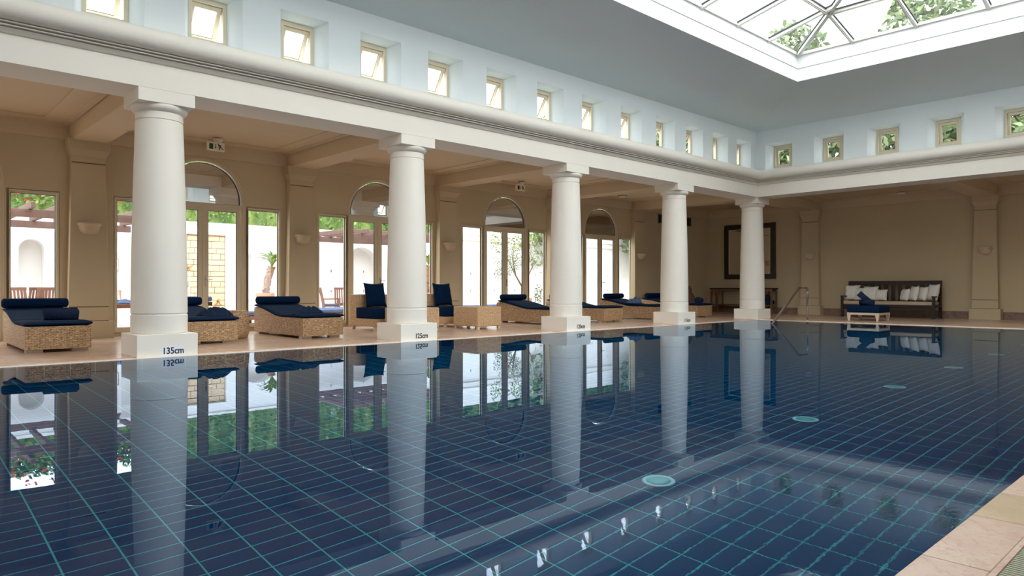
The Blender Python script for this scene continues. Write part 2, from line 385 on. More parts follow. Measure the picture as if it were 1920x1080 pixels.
def roll_towel(length, r, seed=0):   # rolled towel along x with a spiral end and a loose flap
    out = MB(); n = 30; turns = 3.2; K = int(n*turns); vs = []
    th = r/turns/1.02
    for x in (-length/2, length/2):
        for k in range(K+1):
            t = 2*PI*k/n; q = .12*r+th*t/(2*PI)
            j = .004*math.sin(3*t+seed)
            for dq in (0, th*.86): vs.append((x+(j if x > 0 else -j)+(.01*(k/K) if x > 0 else 0), (q+dq-th*.4)*math.cos(t), (q+dq-th*.4)*math.sin(t)))
    o2 = 2*(K+1); fs = []
    for k in range(K):
        a, b, c, d = 2*k, 2*k+1, 2*k+2, 2*k+3
        fs += [(a,b,d,c), (o2+a,o2+c,o2+d,o2+b), (a,c,o2+c,o2+a), (b,o2+b,o2+d,d)]
    fs += [(0,o2,o2+1,1), (2*K,2*K+1,o2+2*K+1,o2+2*K)]
    out.add(vs, fs, True); return out
def crumpled(w, d, h, seed):    # heap of folded cloth, base at z=0
    out = MB(); n = 34; vs = []; sd = Vector((seed*3.1, seed*1.7, 0))
    for j in range(n+1):
        for i in range(n+1):
            u = 2*i/n-1; v = 2*j/n-1
            rr = math.sqrt(u*u+v*v); a = math.atan2(v, u)
            lim = .80+.16*math.sin(3*a+seed)+.10*math.sin(5*a+2*seed)
            k = max(abs(u), abs(v)); s_ = k/max(rr, 1e-6) if rr > 1e-6 else 1
            uu, vv = u*s_*lim, v*s_*lim; q = k
            ridge = 1-abs(noise.noise(Vector((uu*2.1, vv*2.6, 0))+sd))*2.2
            ridge2 = 1-abs(noise.noise(Vector((uu*5, vv*4, 3))+sd))*2
            z = h*max(0, (1-q**2.6))*(.45+.42*ridge+.22*ridge2*.6)
            z += .012
            if k > .97: z = 0.0
            vs.append((uu*w/2, vv*d/2, z))
    N = n+1; fs = [(j*N+i, j*N+i+1, (j+1)*N+i+1, (j+1)*N+i) for j in range(n) for i in range(n)]
    border = [i for i in range(N)]+[j*N+n for j in range(1,N)]+[n*N+i for i in range(n-1,-1,-1)]+[j*N for j in range(n-1,0,-1)]
    fs.append(tuple(reversed(border)))
    out.add(vs, fs, True); return out

# ------------------------------------------------------------------ layout constants
D = 10.73          # left pool edge
XF = 20.47         # far pool edge
YR = 0.85          # right pool edge
XB = -5.3          # back pool edge
G = 0.02           # deck level
WY = 15.7          # left aisle wall face
WX = 25.6          # far aisle wall face
CX = [-5.66, -1.24, 3.188, 7.614, 12.113, 16.573, 20.949]    # column centres
CYC = D+.065+.414
PX = [-5.66, -1.24, 3.14, 7.55, 11.93, 16.35, 20.75]          # pilaster centres on the left wall
ZA = 3.867         # soffit of the architrave
ZT = 5.93          # top of the clerestory wall
UY, UX, UYR, UXB = 10.90, 20.64, 0.30, -5.6                   # clerestory wall faces

# ------------------------------------------------------------------ setting: water, pool, decks
def fz(x): return -(1.35-.015*(x-3.19))
w = MB(); w.add([(XB,YR,0),(XF,YR,0),(XF,D,0),(XB,D,0)], [(0,1,2,3)]); 
tag(w.build('pool_water', 'water', recalc=False), 'still clear blue pool water reflecting columns and doors', kind='structure')
pf = MB(); pf.add([(XB,YR,fz(XB)),(XF,YR,fz(XF)),(XF,D,fz(XF)),(XB,D,fz(XB))], [(0,1,2,3)])
pf.add([(XB,YR,fz(XB)-.2),(XF,YR,fz(XF)-.2),(XF,D,fz(XF)-.2),(XB,D,fz(XB)-.2)], [(0,3,2,1)])
pool_floor = tag(pf.build('pool_floor', 'grout', recalc=False), kind='structure')
TX, TY, GP = .2903, .1432, .0095
X0, Y0 = 3.349, 2.362
i0 = math.ceil((XB-X0)/TX); i1 = math.floor((XF-X0)/TX); j0 = math.ceil((YR-Y0)/TY); j1 = math.floor((D-Y0)/TY)
cells = []
for i in range(i0-1, i1+1):
    for j in range(j0-1, j1+1):
        xa, xb = max(XB, X0+i*TX+GP/2), min(XF, X0+(i+1)*TX-GP/2); ya, yb = max(YR, Y0+j*TY+GP/2), min(D, Y0+(j+1)*TY-GP/2)
        if xb-xa > .02 and yb-ya > .02: cells.append((xa, xb, ya, yb))
def tile_top(mb, xa, xb, ya, yb, ox=0, oy=0, oz=0):
    t = .004; e = .003
    za, zb = fz(xa)-oz, fz(xb)-oz
    vs = [(xa-ox,ya-oy,za),(xb-ox,ya-oy,zb),(xb-ox,yb-oy,zb),(xa-ox,yb-oy,za),
          (xa-ox+e,ya-oy+e,za+t),(xb-ox-e,ya-oy+e,zb+t),(xb-ox-e,yb-oy-e,zb+t),(xa-ox+e,yb-oy-e,za+t)]
    mb.add(vs, [(4,5,6,7),(0,1,5,4),(1,2,6,5),(2,3,7,6),(3,0,4,7)])
def seen(c):
    x, y = (c[0]+c[1])/2, (c[2]+c[3])/2; a = math.degrees(math.atan2(y, x))
    return 13 < a < 80 and x*math.cos(YAW)+y*math.sin(YAW) > 3.0 and x > 0
full = [c for c in cells if abs(c[1]-c[0]-(TX-GP)) < 1e-4 and abs(c[3]-c[2]-(TY-GP)) < 1e-4 and seen(c)]
full.sort(key=lambda c: (c[0]+c[1])**2+(c[2]+c[3])**2); near = set(full[:295])
tm = MB(); tile_top(tm, -(TX-GP)/2, (TX-GP)/2, -(TY-GP)/2, (TY-GP)/2, 0, 0, fz(0)); first = None
for c in near:
    x, y = (c[0]+c[1])/2, (c[2]+c[3])/2
    if first is None: first = t_ = tm.build('tile', 'tile', pool_floor, recalc=False)
    else: t_ = mesh_copy(first)
    t_.location = (x, y, fz(x))
rest = MB()
for c in cells:
    if c not in near: tile_top(rest, *c)
tag(rest.build('tile_field', 'tile', pool_floor, recalc=False), kind='stuff')
def pool_wall(name, f, a0, a1, sgn):
    g = MB(); zb = -1.6
    g.add([f(a0,0,0), f(a1,0,0), f(a1,0,zb), f(a0,0,zb)], [(0,1,2,3)])
    g.add([f(a0,-.2,0), f(a1,-.2,0), f(a1,-.2,zb), f(a0,-.2,zb)], [(3,2,1,0)])
    o = tag(g.build(name, 'grout', recalc=False), kind='structure'); m = MB(); a = a0
    while a < a1-.05:
        b = min(a+TX, a1); z = 0
        while z > -1.5:
            m.add([f(a+.006,0,z-.006),f(b-.006,0,z-.006),f(b-.006,0,z-TY+.006),f(a+.006,0,z-TY+.006),
                   f(a+.008,.004,z-.008),f(b-.008,.004,z-.008),f(b-.008,.004,z-TY+.008),f(a+.008,.004,z-TY+.008)],
                  [(4,5,6,7),(0,1,5,4),(1,2,6,5),(2,3,7,6),(3,0,4,7)])
            z -= TY
        a = b
    tag(m.build('tile_field', 'tile', o, recalc=False), kind='stuff')
pool_wall('pool_wall_left', lambda a,d,z: (a, D-d, z), XB, XF, 1)
pool_wall('pool_wall_far', lambda a,d,z: (XF-d, a, z), YR, D, 1)
pool_wall('pool_wall_right', lambda a,d,z: (a, YR+d, z), XB, XF, 1)
pool_wall('pool_wall_back', lambda a,d,z: (XB+d, a, z), YR, D, 1)

fl = MB()
fl.box(XB-4, WX+.3, D+.10, WY+.6, -.25, G)            # left aisle deck
fl.box(XF+.10, WX+.3, -4.2, D+.10, -.25, G)           # far aisle deck
fl.box(XB-4, XF+.1, -4.2, .34, -.25, G-.005)          # right deck
fl.box(XB-4, XB-.1, .34, D+.1, -.25, G)
tag(fl.build('floor', 'deck', bevel=0), kind='structure')
ed = MB(); ed.box(XB-.1, XF+.1, D, D+.10, -.25, .006); ed.box(XF, XF+.10, YR, D, -.25, .006); ed.box(XB-.1, XB, YR, D, -.25, .006)
tag(ed.build('trim_1', 'edge'), 'pale stone lip of the pool edge', kind='structure')
# right coping with separate stones
cp = MB(); cp.box(XB-.1, XF+.1, .64, YR, -.25, .004)
cop = tag(cp.build('coping', 'edge'), kind='structure')
x = XB; k = 0; lens = [.62, .55, .66, .48, .60, .58]
cuts = []
while x < XF+.1:
    b = min(x+lens[k % 6], XF+.1); cuts.append((x, b)); x = b; k += 1
for k, (a, b) in enumerate(cuts):
    m = MB(); m.box(a+.002-(a+b)/2, b-.002-(a+b)/2, -.109, .105, 0, .014)
    yel = abs((a+b)/2-3.55) < .3
    m.build('slab', 'coping2' if yel else 'coping', cop, bevel=.003, loc=((a+b)/2, .75, .004))
# overflow grate
ch = MB(); ch.box(XB-.1, XF+.1, .34, .36, -.25, .016).box(XB-.1, XF+.1, .62, .64, -.25, .016).box(XB-.1, XF+.1, .36, .62, -.25, -.05)
grate = tag(ch.build('overflow_channel', 'coping'), kind='structure')
m = MB(); m.box(XB-.1, XF+.1, .36, .362, -.05, -.001).box(XB-.1, XF+.1, .618, .62, -.05, -.001).box(XB-.1, XF+.1, .362, .618, -.05, -.046)
m.build('channel_lining', 'void', grate)
sl = MB(); sl.box(-.0058, .0058, -.128, .128, -.02, .008); s0 = None
x = 2.55; p = .0215; rest = MB()
while x < 5.0:
    if s0 is None: s0 = sl.build('slat', 'grate', grate, bevel=.002, seg=1); s0.location = (x, .49, .006)
    else: mesh_copy(s0, (x, .49, .006))
    x += p
while x < XF: rest.box(x-.007, x+.007, .362, .618, -.014, .014); x += p
x = 2.55-p
while x > XB: rest.box(x-.007, x+.007, .362, .618, -.014, .014); x -= p
tag(rest.build('slat_run', 'grate', grate, recalc=False), kind='stuff')

# ------------------------------------------------------------------ walls
def arch_pts(hw, z0, zs, r, n=20):   # opening outline: rect with an arch of radius r springing at zs
    pts = [(-hw, z0), (hw, z0), (hw, zs)]
    for k in range(1, n): a = PI*k/n; pts.append((hw*math.cos(a), zs+r*math.sin(a)))
    pts.append((-hw, zs)); return pts
DC = [-3.5, .93, 5.37, 9.80, 14.30, 18.80]   # centres of the door groups
ZD0, ZSIDE, ZL = .10, 2.83, 2.85
def fleft(u, v, a): return (u, WY+a, v)
wl = MB(); xe = XB-4.0
edges = []
for c in DC: edges += [(c-1.78, c-.93, 's'), (c-.93, c+.93, 'd'), (c+.93, c+1.78, 's')]
cur = xe
for a, b, t in edges:
    if a-cur > 1e-3: wl.box(cur, a, WY, WY+.13, 0, 4.2)
    c = (a+b)/2; outer = [(a,0),(b,0),(b,4.2),(a,4.2)]
    if t == 's': h = [(c-.39, ZD0), (c+.39, ZD0), (c+.39, ZSIDE), (c-.39, ZSIDE)]
    else: h = [(c+u, v) for u, v in arch_pts(.89, ZD0-.08, 2.94, .89)]
    wl.plate(outer, h, h, fleft, 0, .13); cur = b
wl.box(cur, WX, WY, WY+.13, 0, 4.2)
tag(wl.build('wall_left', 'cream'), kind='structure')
wf = MB(); wf.box(WX, WX+.35, -4.2, WY+.35, 0, 4.2)
tag(wf.build('wall_far', 'cream'), kind='structure')
# unseen right and back walls; their tall glazed openings are invented to admit daylight
wr = MB(); cur = XB-4
for c in (2.5, 8.5, 14.5):
    a, b = c-1.3, c+1.3; wr.box(cur, a, -4.35, -4.0, 0, 4.2); cur = b
    wr.plate([(a,0),(b,0),(b,4.2),(a,4.2)], [(a+.1,.1),(b-.1,.1),(b-.1,3.2),(a+.1,3.2)], [(a+.1,.1),(b-.1,.1),(b-.1,3.2),(a+.1,3.2)], lambda u,v,q: (u, -4.0-q, v), 0, .35)
wr.box(cur, WX+.3, -4.35, -4.0, 0, 4.2)
tag(wr.build('wall_right', 'white'), kind='structure')
wk = MB()
cur = -4.3
for c in (13.8,):
    a, b = c-1.3, c+1.3; wk.box(XB-4.35, XB-4, cur, a, 0, 4.2); cur = b
    q_ = [(a+.1,.1),(b-.1,.1),(b-.1,3.2),(a+.1,3.2)]
    wk.plate([(a,0),(b,0),(b,4.2),(a,4.2)], q_, q_, lambda u,v,q: (XB-4-q, u, v), 0, .35)
wk.box(XB-4.35, XB-4, cur, WY+.35, 0, 4.2)
tag(wk.build('wall_back', 'white'), kind='structure')
n_win = [0]
def nm(): n_win[0] += 1; return 'window_%d' % n_win[0]
def added_window(origin, rz, w, z0, z1):  # out-of-view windows, made up as daylight sources for the hall
    r_ = tag(empty(nm(), origin, rz), kind='structure'); m = MB(); f = .06
    m.box(-w/2,w/2,0,.06,z0,z0+f).box(-w/2,w/2,0,.06,z1-f,z1).box(-w/2,-w/2+f,0,.06,z0+f,z1-f).box(w/2-f,w/2,0,.06,z0+f,z1-f).box(-.03,.03,0,.06,z0+f,z1-f)
    m.build('frame', 'frame', r_)
    g = MB(); g.add([(-w/2+f,.03,z0+f),(w/2-f,.03,z0+f),(w/2-f,.03,z1-f),(-w/2+f,.03,z1-f)], [(0,1,2,3)]); g.build('pane', 'pane', r_, recalc=False)
for c in (2.5, 8.5, 14.5): added_window((c, -4.12, 0), PI, 2.4, .1, 3.2)
for c in (13.8,): added_window((XB-4.12, c, 0), PI/2, 2.4, .1, 3.2)

# clerestory walls with splayed reveals
LW = [-2.0, -.5]+[.99, 2.47, 3.883, 5.366, 6.844, 8.323, 9.801, 11.282, 12.768, 14.235, 15.713, 17.12, 18.495, 19.863]
LW = [-4.95, -3.47]+LW
FW = [10.17, 8.64, 7.14, 5.64, 4.12, 2.62, 1.12]
def clere(name, f, a0, a1, centres, zo=0.0):
    m = MB(); cs = sorted(centres); cur = a0
    for k, c in enumerate(cs):
        nxt = (cs[k]+cs[k+1])/2 if k+1 < len(cs) else a1
        hf = [(c-.43, 4.66+zo), (c+.43, 4.66+zo), (c+.43, 5.565+zo), (c-.43, 5.565+zo)]
        hb = [(c-.29, 4.82+zo), (c+.29, 4.82+zo), (c+.29, 5.51+zo), (c-.29, 5.51+zo)]
        m.plate([(cur,4.5),(nxt,4.5),(nxt,ZT),(cur,ZT)], hf, hb, f, 0, .30)
        cur = nxt
    return tag(m.build(name, 'blue'), kind='structure')
clere('wall_upper_left', lambda u,v,a: (u, UY+a, v), UXB, UX, LW)
clere('wall_upper_far', lambda u,v,a: (UX+a, u, v), UYR, UY, FW, -.05)
clere('wall_upper_right', lambda u,v,a: (u, UYR-a, v), UXB, UX, LW)
clere('wall_upper_back', lambda u,v,a: (UXB-a, u, v), UYR, UY, FW)
def clere_window(pos, rz, ang, zo=0.0, hand=1):
    """frame at the back of the reveal, top-hung sash swung outwards; local y points outwards"""
    r_ = tag(empty(nm(), pos, rz), kind='structure')
    m = MB(); W_, Z0, Z1, f = .29, 4.82+zo, 5.51+zo, .055
    m.box(-W_,W_,0,.09,Z0,Z0+f).box(-W_,W_,0,.09,Z1-f-.02,Z1).box(-W_,-W_+f,0,.09,Z0+f,Z1-f-.02).box(W_-f,W_,0,.09,Z0+f,Z1-f-.02)
    m.build('frame', 'frame2', r_, bevel=.004, seg=1)
    sw, sh, sf = .232, .56, .062
    s = MB(); s.box(-sw,sw,0,.05,-sf,0).box(-sw,sw,0,.05,-sh,-sh+sf).box(-sw,-sw+sf,0,.05,-sh+sf,-sf).box(sw-sf,sw,0,.05,-sh+sf,-sf)
    so = s.build('sash', 'frame2', r_, bevel=.004, seg=1); so.location = (0, .03, Z1-f-.03); so.rotation_euler = (ang, 0, 0)
    g = MB(); g.box(-sw+sf-.006,-sw+sf,.012,.03,-sh+sf,-sf).box(sw-sf,sw-sf+.006-.006*0,.012,.03,-sh+sf,-sf).box(-sw+sf,sw-sf,.012,.03,-sh+sf-.001,-sh+sf+.006).box(-sw+sf,sw-sf,.012,.03,-sf-.006,-sf+.001)
    g.build('gasket', 'gasket', so)
    p_ = MB(); p_.add([(-sw+sf,.025,-sh+sf),(sw-sf,.025,-sh+sf),(sw-sf,.025,-sf),(-sw+sf,.025,-sf)], [(0,1,2,3)]); p_.build('pane', 'pane', so, recalc=False)
    a = MB(); a.tube([(sw+.012,.03,Z1-f-.14),(sw+.012,.03+math.sin(ang)*.28,Z1-f-.03-.30*math.cos(ang)-.02)], .006, 6); a.build('stay', 'steel', r_)
    return r_
w1 = clere_window((LW[0], UY+.29, 0), 0, .55)
for c in LW[1:]:
    q = copy_tree(w1, (c, UY+.29, 0)); q.name = nm()
for c in LW:
    q = copy_tree(w1, (c, UYR-.29, 0), PI); q.name = nm()
w2 = clere_window((UX+.29, FW[0], 0), -PI/2, .10, -.05)
for c in FW[1:]:
    q = copy_tree(w2, (UX+.29, c, 0)); q.name = nm()
for c in FW:
    q = copy_tree(w2, (UXB-.29, c, .05), PI/2); q.name = nm()

# ------------------------------------------------------------------ entablature: architrave, mouldings, half-round cornice
prof = [(0,ZA),(0,4.218),(.035,4.220),(.035,4.240),(.0,4.242),(-.02,4.266),(-.055,4.284),(-.06,4.290),(-.02,4.292),(-.02,4.306),(-.10,4.309),(-.10,4.322),(-.055,4.324),(-.055,4.336),
        (-.145,4.340),(-.145,4.352),(-.09,4.354),(-.09,4.362),(-.150,4.364)]
for k in range(13):
    a = -PI/2+PI*k/12; prof.append((-.150-.145*math.cos(a)*1.0, 4.515+.150*math.sin(a)))
prof += [(.10,4.665),(.78,4.665),(.78,ZA)]
# mitred ring around the pool hall: (inner rectangle offset by profile)
def ring(prof, x0, x1, y0, y1):
    m = MB(); n = len(prof); vs = []
    for (sx, sy, X, Y) in ((-1,-1,x0,y0),(1,-1,x1,y0),(1,1,x1,y1),(-1,1,x0,y1)):
        for o, z in prof: vs.append((X+sx*o, Y+sy*o, z))
    fs = [(c*n+i, c*n+(i+1)%n, ((c+1)%4)*n+(i+1)%n, ((c+1)%4)*n+i) for c in range(4) for i in range(n)]
    m.add(vs, fs); return m
o = ring(prof, UXB+.08, UX-.08, UYR+.08, UY-.08).build('trim_2', 'white', recalc=True)
smooth_by_angle(o, .45)
tag(o, 'cream architrave with mouldings and half round cornice', kind='structure')

# ------------------------------------------------------------------ aisle ceilings, beams, mouldings
ce = MB()
ce.box(XB-4, WX, 11.0, WY, 4.17, 4.45); ce.box(20.9, WX, -4.0, 11.0, 4.17, 4.45); ce.box(XB-4, 20.9, -4.0, .1, 4.17, 4.45); ce.box(XB-4, -5.9, .1, 11.0, 4.17, 4.45)
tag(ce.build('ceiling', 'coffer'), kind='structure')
rf = MB()
rf.box(XB-4.4, WX+.4, 11.25, WY+.4, 4.46, 4.62); rf.box(21.0, WX+.4, -4.4, 11.25, 4.46, 4.62); rf.box(XB-4.4, 21.0, -4.4, -.05, 4.46, 4.62); rf.box(XB-4.4, -5.95, -.05, 11.25, 4.46, 4.62)
tag(rf.build('roof', 'roof'), kind='structure')
bm_ = MB(); ZB = 3.845
def skew_beam(mb, x0, x1, hw, y0, y1, z0=ZB, z1=4.18):
    mb.add([(x0-hw,y0,z0),(x0+hw,y0,z0),(x1+hw,y1,z0),(x1-hw,y1,z0),(x0-hw,y0,z1),(x0+hw,y0,z1),(x1+hw,y1,z1),(x1-hw,y1,z1)],
           [(0,3,2,1),(4,5,6,7),(0,1,5,4),(1,2,6,5),(2,3,7,6),(3,0,4,7)])
for a, b in zip(CX, PX): skew_beam(bm_, a, b, .30, 11.55, WY+.05)
FY = [11.32, 5.85, .38]
for y in FY: bm_.box(21.3, WX+.05, y-.30, y+.30, ZB, 4.18)
bm_.box(20.65, 21.25, 11.0, 11.62, ZB, 4.18)
tag(bm_.build('trim_3', 'coffer'), 'plaster beams crossing the aisle ceiling', kind='structure')
# ceiling mouldings per bay: stepped frames, and the wall cornice
mo = MB()
def frame_ring(mb, x0, x1, y0, y1, w_, z0, z1):
    mb.box(x0,x1,y0,y0+w_,z0,z1).box(x0,x1,y1-w_,y1,z0,z1).box(x0,x0+w_,y0+w_,y1-w_,z0,z1).box(x1-w_,x1,y0+w_,y1-w_,z0,z1)
for k in range(len(PX)-1):
    a, b = max(CX[k],PX[k])+.30, min(CX[k+1],PX[k+1])-.30
    frame_ring(mo, a, b, 11.58, WY, .12, 4.135, 4.175)
    frame_ring(mo, a+.12, b-.12, 11.70, WY-.12, .34, 4.152, 4.175)
frame_ring(mo, 21.05, WX, 11.62, WY, .12, 4.135, 4.175)
for k in range(2):
    frame_ring(mo, 21.35, WX, FY[k+1]+.30, FY[k]-.30, .12, 4.135, 4.175)
    frame_ring(mo, 21.47, WX-.12, FY[k+1]+.42, FY[k]-.42, .34, 4.152, 4.175)
mo.box(XB-4, WX, WY-.05, WY, 3.86, 4.14); mo.box(XB-4, WX, WY-.075, WY-.05, 4.10, 4.14); mo.box(WX-.05, WX, -4, WY-.05, 3.86, 4.14); mo.box(WX-.075, WX-.05, -4, WY-.05, 4.10, 4.14)
tag(mo.build('trim_4', 'coffer'), 'stepped mouldings around the ceiling panels', kind='structure')

# main ceiling: four shallow slopes up to the skylight opening
SX0, SX1, SY0, SY1, ZS = -.31, 18.13, 2.69, 8.41, 6.50
c_ = MB()
A_ = [(UXB,UYR,ZT),(UX,UYR,ZT),(UX,UY,ZT),(UXB,UY,ZT)]; B_ = [(SX0,SY0,ZS),(SX1,SY0,ZS),(SX1,SY1,ZS),(SX0,SY1,ZS)]
c_.add(A_+B_, [(0,1,5,4),(1,2,6,5),(2,3,7,6),(3,0,4,7)])
t = .25
c_.add([(x,y,z+t) for x,y,z in A_]+[(x,y,z+t) for x,y,z in B_], [(4,5,1,0),(5,6,2,1),(6,7,3,2),(7,4,0,3)])
tag(c_.build('ceiling_main', 'ceil', recalc=False), kind='structure')
rw = MB(); e = .45
for (x0,x1,y0,y1) in ((UXB-e,UX+e,UY+.30,UY+e),(UXB-e,UX+e,UYR-e,UYR-.30),(UX+.30,UX+e,UYR-.3,UY+.3),(UXB-e,UXB-.30,UYR-.3,UY+.3)):
    rw.box(x0,x1,y0,y1,5.60,6.22)
tag(rw.build('roof_parapet', 'outwall'), kind='structure')
# skylight
sk = tag(empty('skylight', (0,0,0)), kind='structure')
cprof = [(0,6.49),(0,6.83),(-.02,6.83),(-.02,6.86),(.0,6.86),(0.0,7.17),(.14,7.17),(.14,6.49)]
o = ring([(a, z) for a, z in cprof], SX0, SX1, SY0, SY1).build('curb', 'curb', sk)
lp = [(-.022,6.848),(-.022,6.856),(.02,6.856),(.02,6.848)]
ZE, SLOPE = 7.19, .235
YM = (SY0+SY1)/2
def zroof(x, y): return ZE+SLOPE*min(y-SY0, SY1-y, x-SX0, SX1-x)
bx_ = [16.51-1.52*k for k in range(13)]; by_ = [7.00, 5.55, 4.10]
def rafter(p, q, w_=.075, h_=.10, nme='rafter'):
    m = MB(); m.bar((p[0],p[1],zroof(*p)+.0), (q[0],q[1],zroof(*q)+.0), w_, h_)
    m.bar((p[0],p[1],zroof(*p)-.055), (q[0],q[1],zroof(*q)-.055), w_*.45, .03); ro = m.build(nme, 'skyframe', sk)
    P_, Q_ = Vector((p[0],p[1],zroof(*p)+.035)), Vector((q[0],q[1],zroof(*q)+.035)); sd = (Q_-P_).cross(Vector((0,0,1))).normalized()
    for s_ in (-1, 1):
        g_ = MB(); g_.bar(P_+sd*s_*(w_/2+.012), Q_+sd*s_*(w_/2+.012), .022, .03); g_.build('seal', 'gasket', ro)
bx_ = [x for x in bx_ if x > SX0+.5]
for x in bx_:
    dd = min(SX1-x, x-SX0)
    for sgn, ye in ((1, SY0), (-1, SY1)):
        run = min(abs(YM-ye), dd); rafter((x, ye), (x, ye+sgn*run))
for y in by_:
    run = min(y-SY0, SY1-y)
    rafter((SX1, y), (SX1-run, y)); rafter((SX0, y), (SX0+run, y))
H_ = YM-SY0
for p, q in (((SX1,SY1),(SX1-H_,YM)),((SX1,SY0),(SX1-H_,YM)),((SX0,SY1),(SX0+H_,YM)),((SX0,SY0),(SX0+H_,YM))): rafter(p, q, .09, .12, 'hip_rafter')
rafter((SX0+H_,YM), (SX1-H_,YM), .09, .12, 'ridge')
dp = SY1-7.0
for p, q in (((SX0+dp,SY1-dp),(SX1-dp,SY1-dp)),((SX0+dp,SY0+dp),(SX1-dp,SY0+dp)),((SX1-dp,SY1-dp),(SX1-dp,SY0+dp)),((SX0+dp,SY1-dp),(SX0+dp,SY0+dp))): rafter(p, q, .07, .09, 'purlin')
ev = MB()
for (a,b) in (((SX0,SY0),(SX1,SY0)),((SX1,SY0),(SX1,SY1)),((SX1,SY1),(SX0,SY1)),((SX0,SY1),(SX0,SY0))): ev.bar((*a,7.20),(*b,7.20),.09,.07)
ev.build('eave_bar', 'skyframe', sk)
def tri_pane(pts, up=.04):
    cx = sum(p[0] for p in pts)/len(pts); cyy = sum(p[1] for p in pts)/len(pts)
    vs = [(cx+(p[0]-cx)*.965, cyy+(p[1]-cyy)*.965) for p in pts]
    vs = [(x, y, zroof(x, y)+up) for x, y in vs]
    m = MB(); m.add(vs, [tuple(range(len(vs)))]); m.build('pane', 'pane', sk, recalc=False)
# panes split by rafters and purlins
xs = [SX1]+bx_+[SX0]
for sgn, ye in ((-1, SY1), (1, SY0)):
    for k in range(len(xs)-1):
        b, a = xs[k], xs[k+1]
        da, db = min(SX1-a, a-SX0), min(SX1-b, b-SX0)
        l0 = [(a, ye), (b, ye)]; up = [min(dp, db), min(dp, da)]
        pts = l0+([(b, ye+sgn*up[0])] if up[0] > .02 else [])+([(a, ye+sgn*up[1])] if up[1] > .02 else [])
        if len(pts) >= 3: tri_pane(pts)
        u2 = [min(H_, db), min(H_, da)]
        pts = []
        if u2[0] > dp or u2[1] > dp:
            pts = [(a, ye+sgn*min(dp, u2[1])), (b, ye+sgn*min(dp, u2[0]))]
            if u2[0] > dp+.02: pts.append((b, ye+sgn*u2[0]))
            if u2[1] > dp+.02: pts.append((a, ye+sgn*u2[1]))
            if len(pts) >= 3: tri_pane(pts)
ys = [SY1]+by_+[SY0]
for sgn, xe_ in ((-1, SX1), (1, SX0)):
    for k in range(len(ys)-1):
        b, a = ys[k], ys[k+1]
        da, db = min(SY1-a, a-SY0), min(SY1-b, b-SY0)
        ua, ub = min(dp, da), min(dp, db)
        pts = [(xe_, a), (xe_, b)]+([(xe_+sgn*ub, b)] if ub > .02 else [])+([(xe_+sgn*ua, a)] if ua > .02 else [])
        if len(pts) >= 3: tri_pane(pts)
        if da > dp+.02 or db > dp+.02:
            pts = [(xe_+sgn*dp, a), (xe_+sgn*dp, b)]+([(xe_+sgn*db, b)] if db > dp+.02 else [])+([(xe_+sgn*da, a)] if da > dp+.02 else [])
            if len(pts) >= 3: tri_pane(pts)

# ------------------------------------------------------------------ columns
def make_column(mat='white'):
    r_ = empty('column', (0,0,0))
    m = MB(); m.box(-.414,.414,-.414,.414,0,.332); m.build('plinth', mat, r_, bevel=.008)
    pr = [(.372,.332),(.385,.34),(.385,.600),(.374,.606),(.372,.622),(.383,.630)]
    N = 14
    for k in range(N+1):
        t = k/N; z = .632+(3.452-.632)*t
        pr.append((.383-(.383-.323)*(t**1.5), z))
    m = MB(); m.lathe(pr, n=64); smooth_by_angle(m.build('shaft', mat, r_), .5)
    pr = [(.318,3.452),(.312,3.458),(.312,3.468),(.324,3.474),(.324,3.572),(.317,3.578),(.330,3.584),(.352,3.596),(.372,3.616),(.384,3.640),(.386,3.662),(.380,3.681)]
    m = MB(); m.lathe(pr, n=64); smooth_by_angle(m.build('echinus', mat, r_), .5)
    m = MB(); m.box(-.387,.387,-.387,.387,3.680,ZA); m.build('abacus', mat, r_, bevel=.006)
    return r_
col0 = make_column()
clab = {2: 'nearest white column, its plinth marked 135cm', 3: 'second nearest white column, its plinth marked 125cm', 4: 'third white column along the pool, its plinth marked 120cm',
        5: 'fourth white column along the pool, its plinth marked 115cm', 6: 'farthest white column, standing at the pool corner beside the handrail'}
cols = {}
for k, x in enumerate(CX):
    if k == 0: continue
    loc = (x, CYC, 0)
    c = col0 if k == 1 else copy_tree(col0, loc)
    c.location = loc
    tag(c, clab.get(k, 'white column of the colonnade standing out of view beside the pool'), 'column', 'white columns along the pool edge', 'thing')
for loc in ((20.949, .30, 0), (-1.24, -.14+.02, 0)):
    pass
c = copy_tree(col0, (20.949, .30, 0), label='white column of the colonnade at the unseen right corner of the pool')
# depth marks
def lettering(s, size, name, mat, parent, loc, rot, align='CENTER'):
    cu = bpy.data.curves.new(name, 'FONT'); cu.body = s; cu.size = size; cu.extrude = .0012; cu.align_x = align; cu.align_y = 'CENTER'; cu.offset = size*.022
    o = bpy.data.objects.new(name, cu); COL.objects.link(o)
    dg = bpy.context.evaluated_depsgraph_get(); me = bpy.data.meshes.new_from_object(o.evaluated_get(dg)); bpy.data.objects.remove(o)
    me.materials.clear(); me.materials.append(M[mat]); q = bpy.data.objects.new(name, me); COL.objects.link(q)
    q.parent = parent; q.location = loc; q.rotation_euler = rot; return q
for k, s, px, pz in ((2, '135cm', .068, .088), (3, '125cm', .045, .098), (4, '120cm', .06, .105), (5, '115cm', .01, .11)):
    x = CX[k]+px
    r_ = tag(empty('depth_sign', (x, D+.065, pz)), 'white depth sticker reading %s on the front of a column plinth' % s, 'sign', kind='thing')
    m = MB(); m.box(-.155,.155,-.002,.001,-.072,.068); m.build('plate', 'plate' if k == 2 else 'white', r_)
    lt = lettering(s, .125, 'lettering', 'black', r_, (0, -.0035, -.004), (PI/2, 0, 0)); lt.scale = (.88, 1.05, 1)

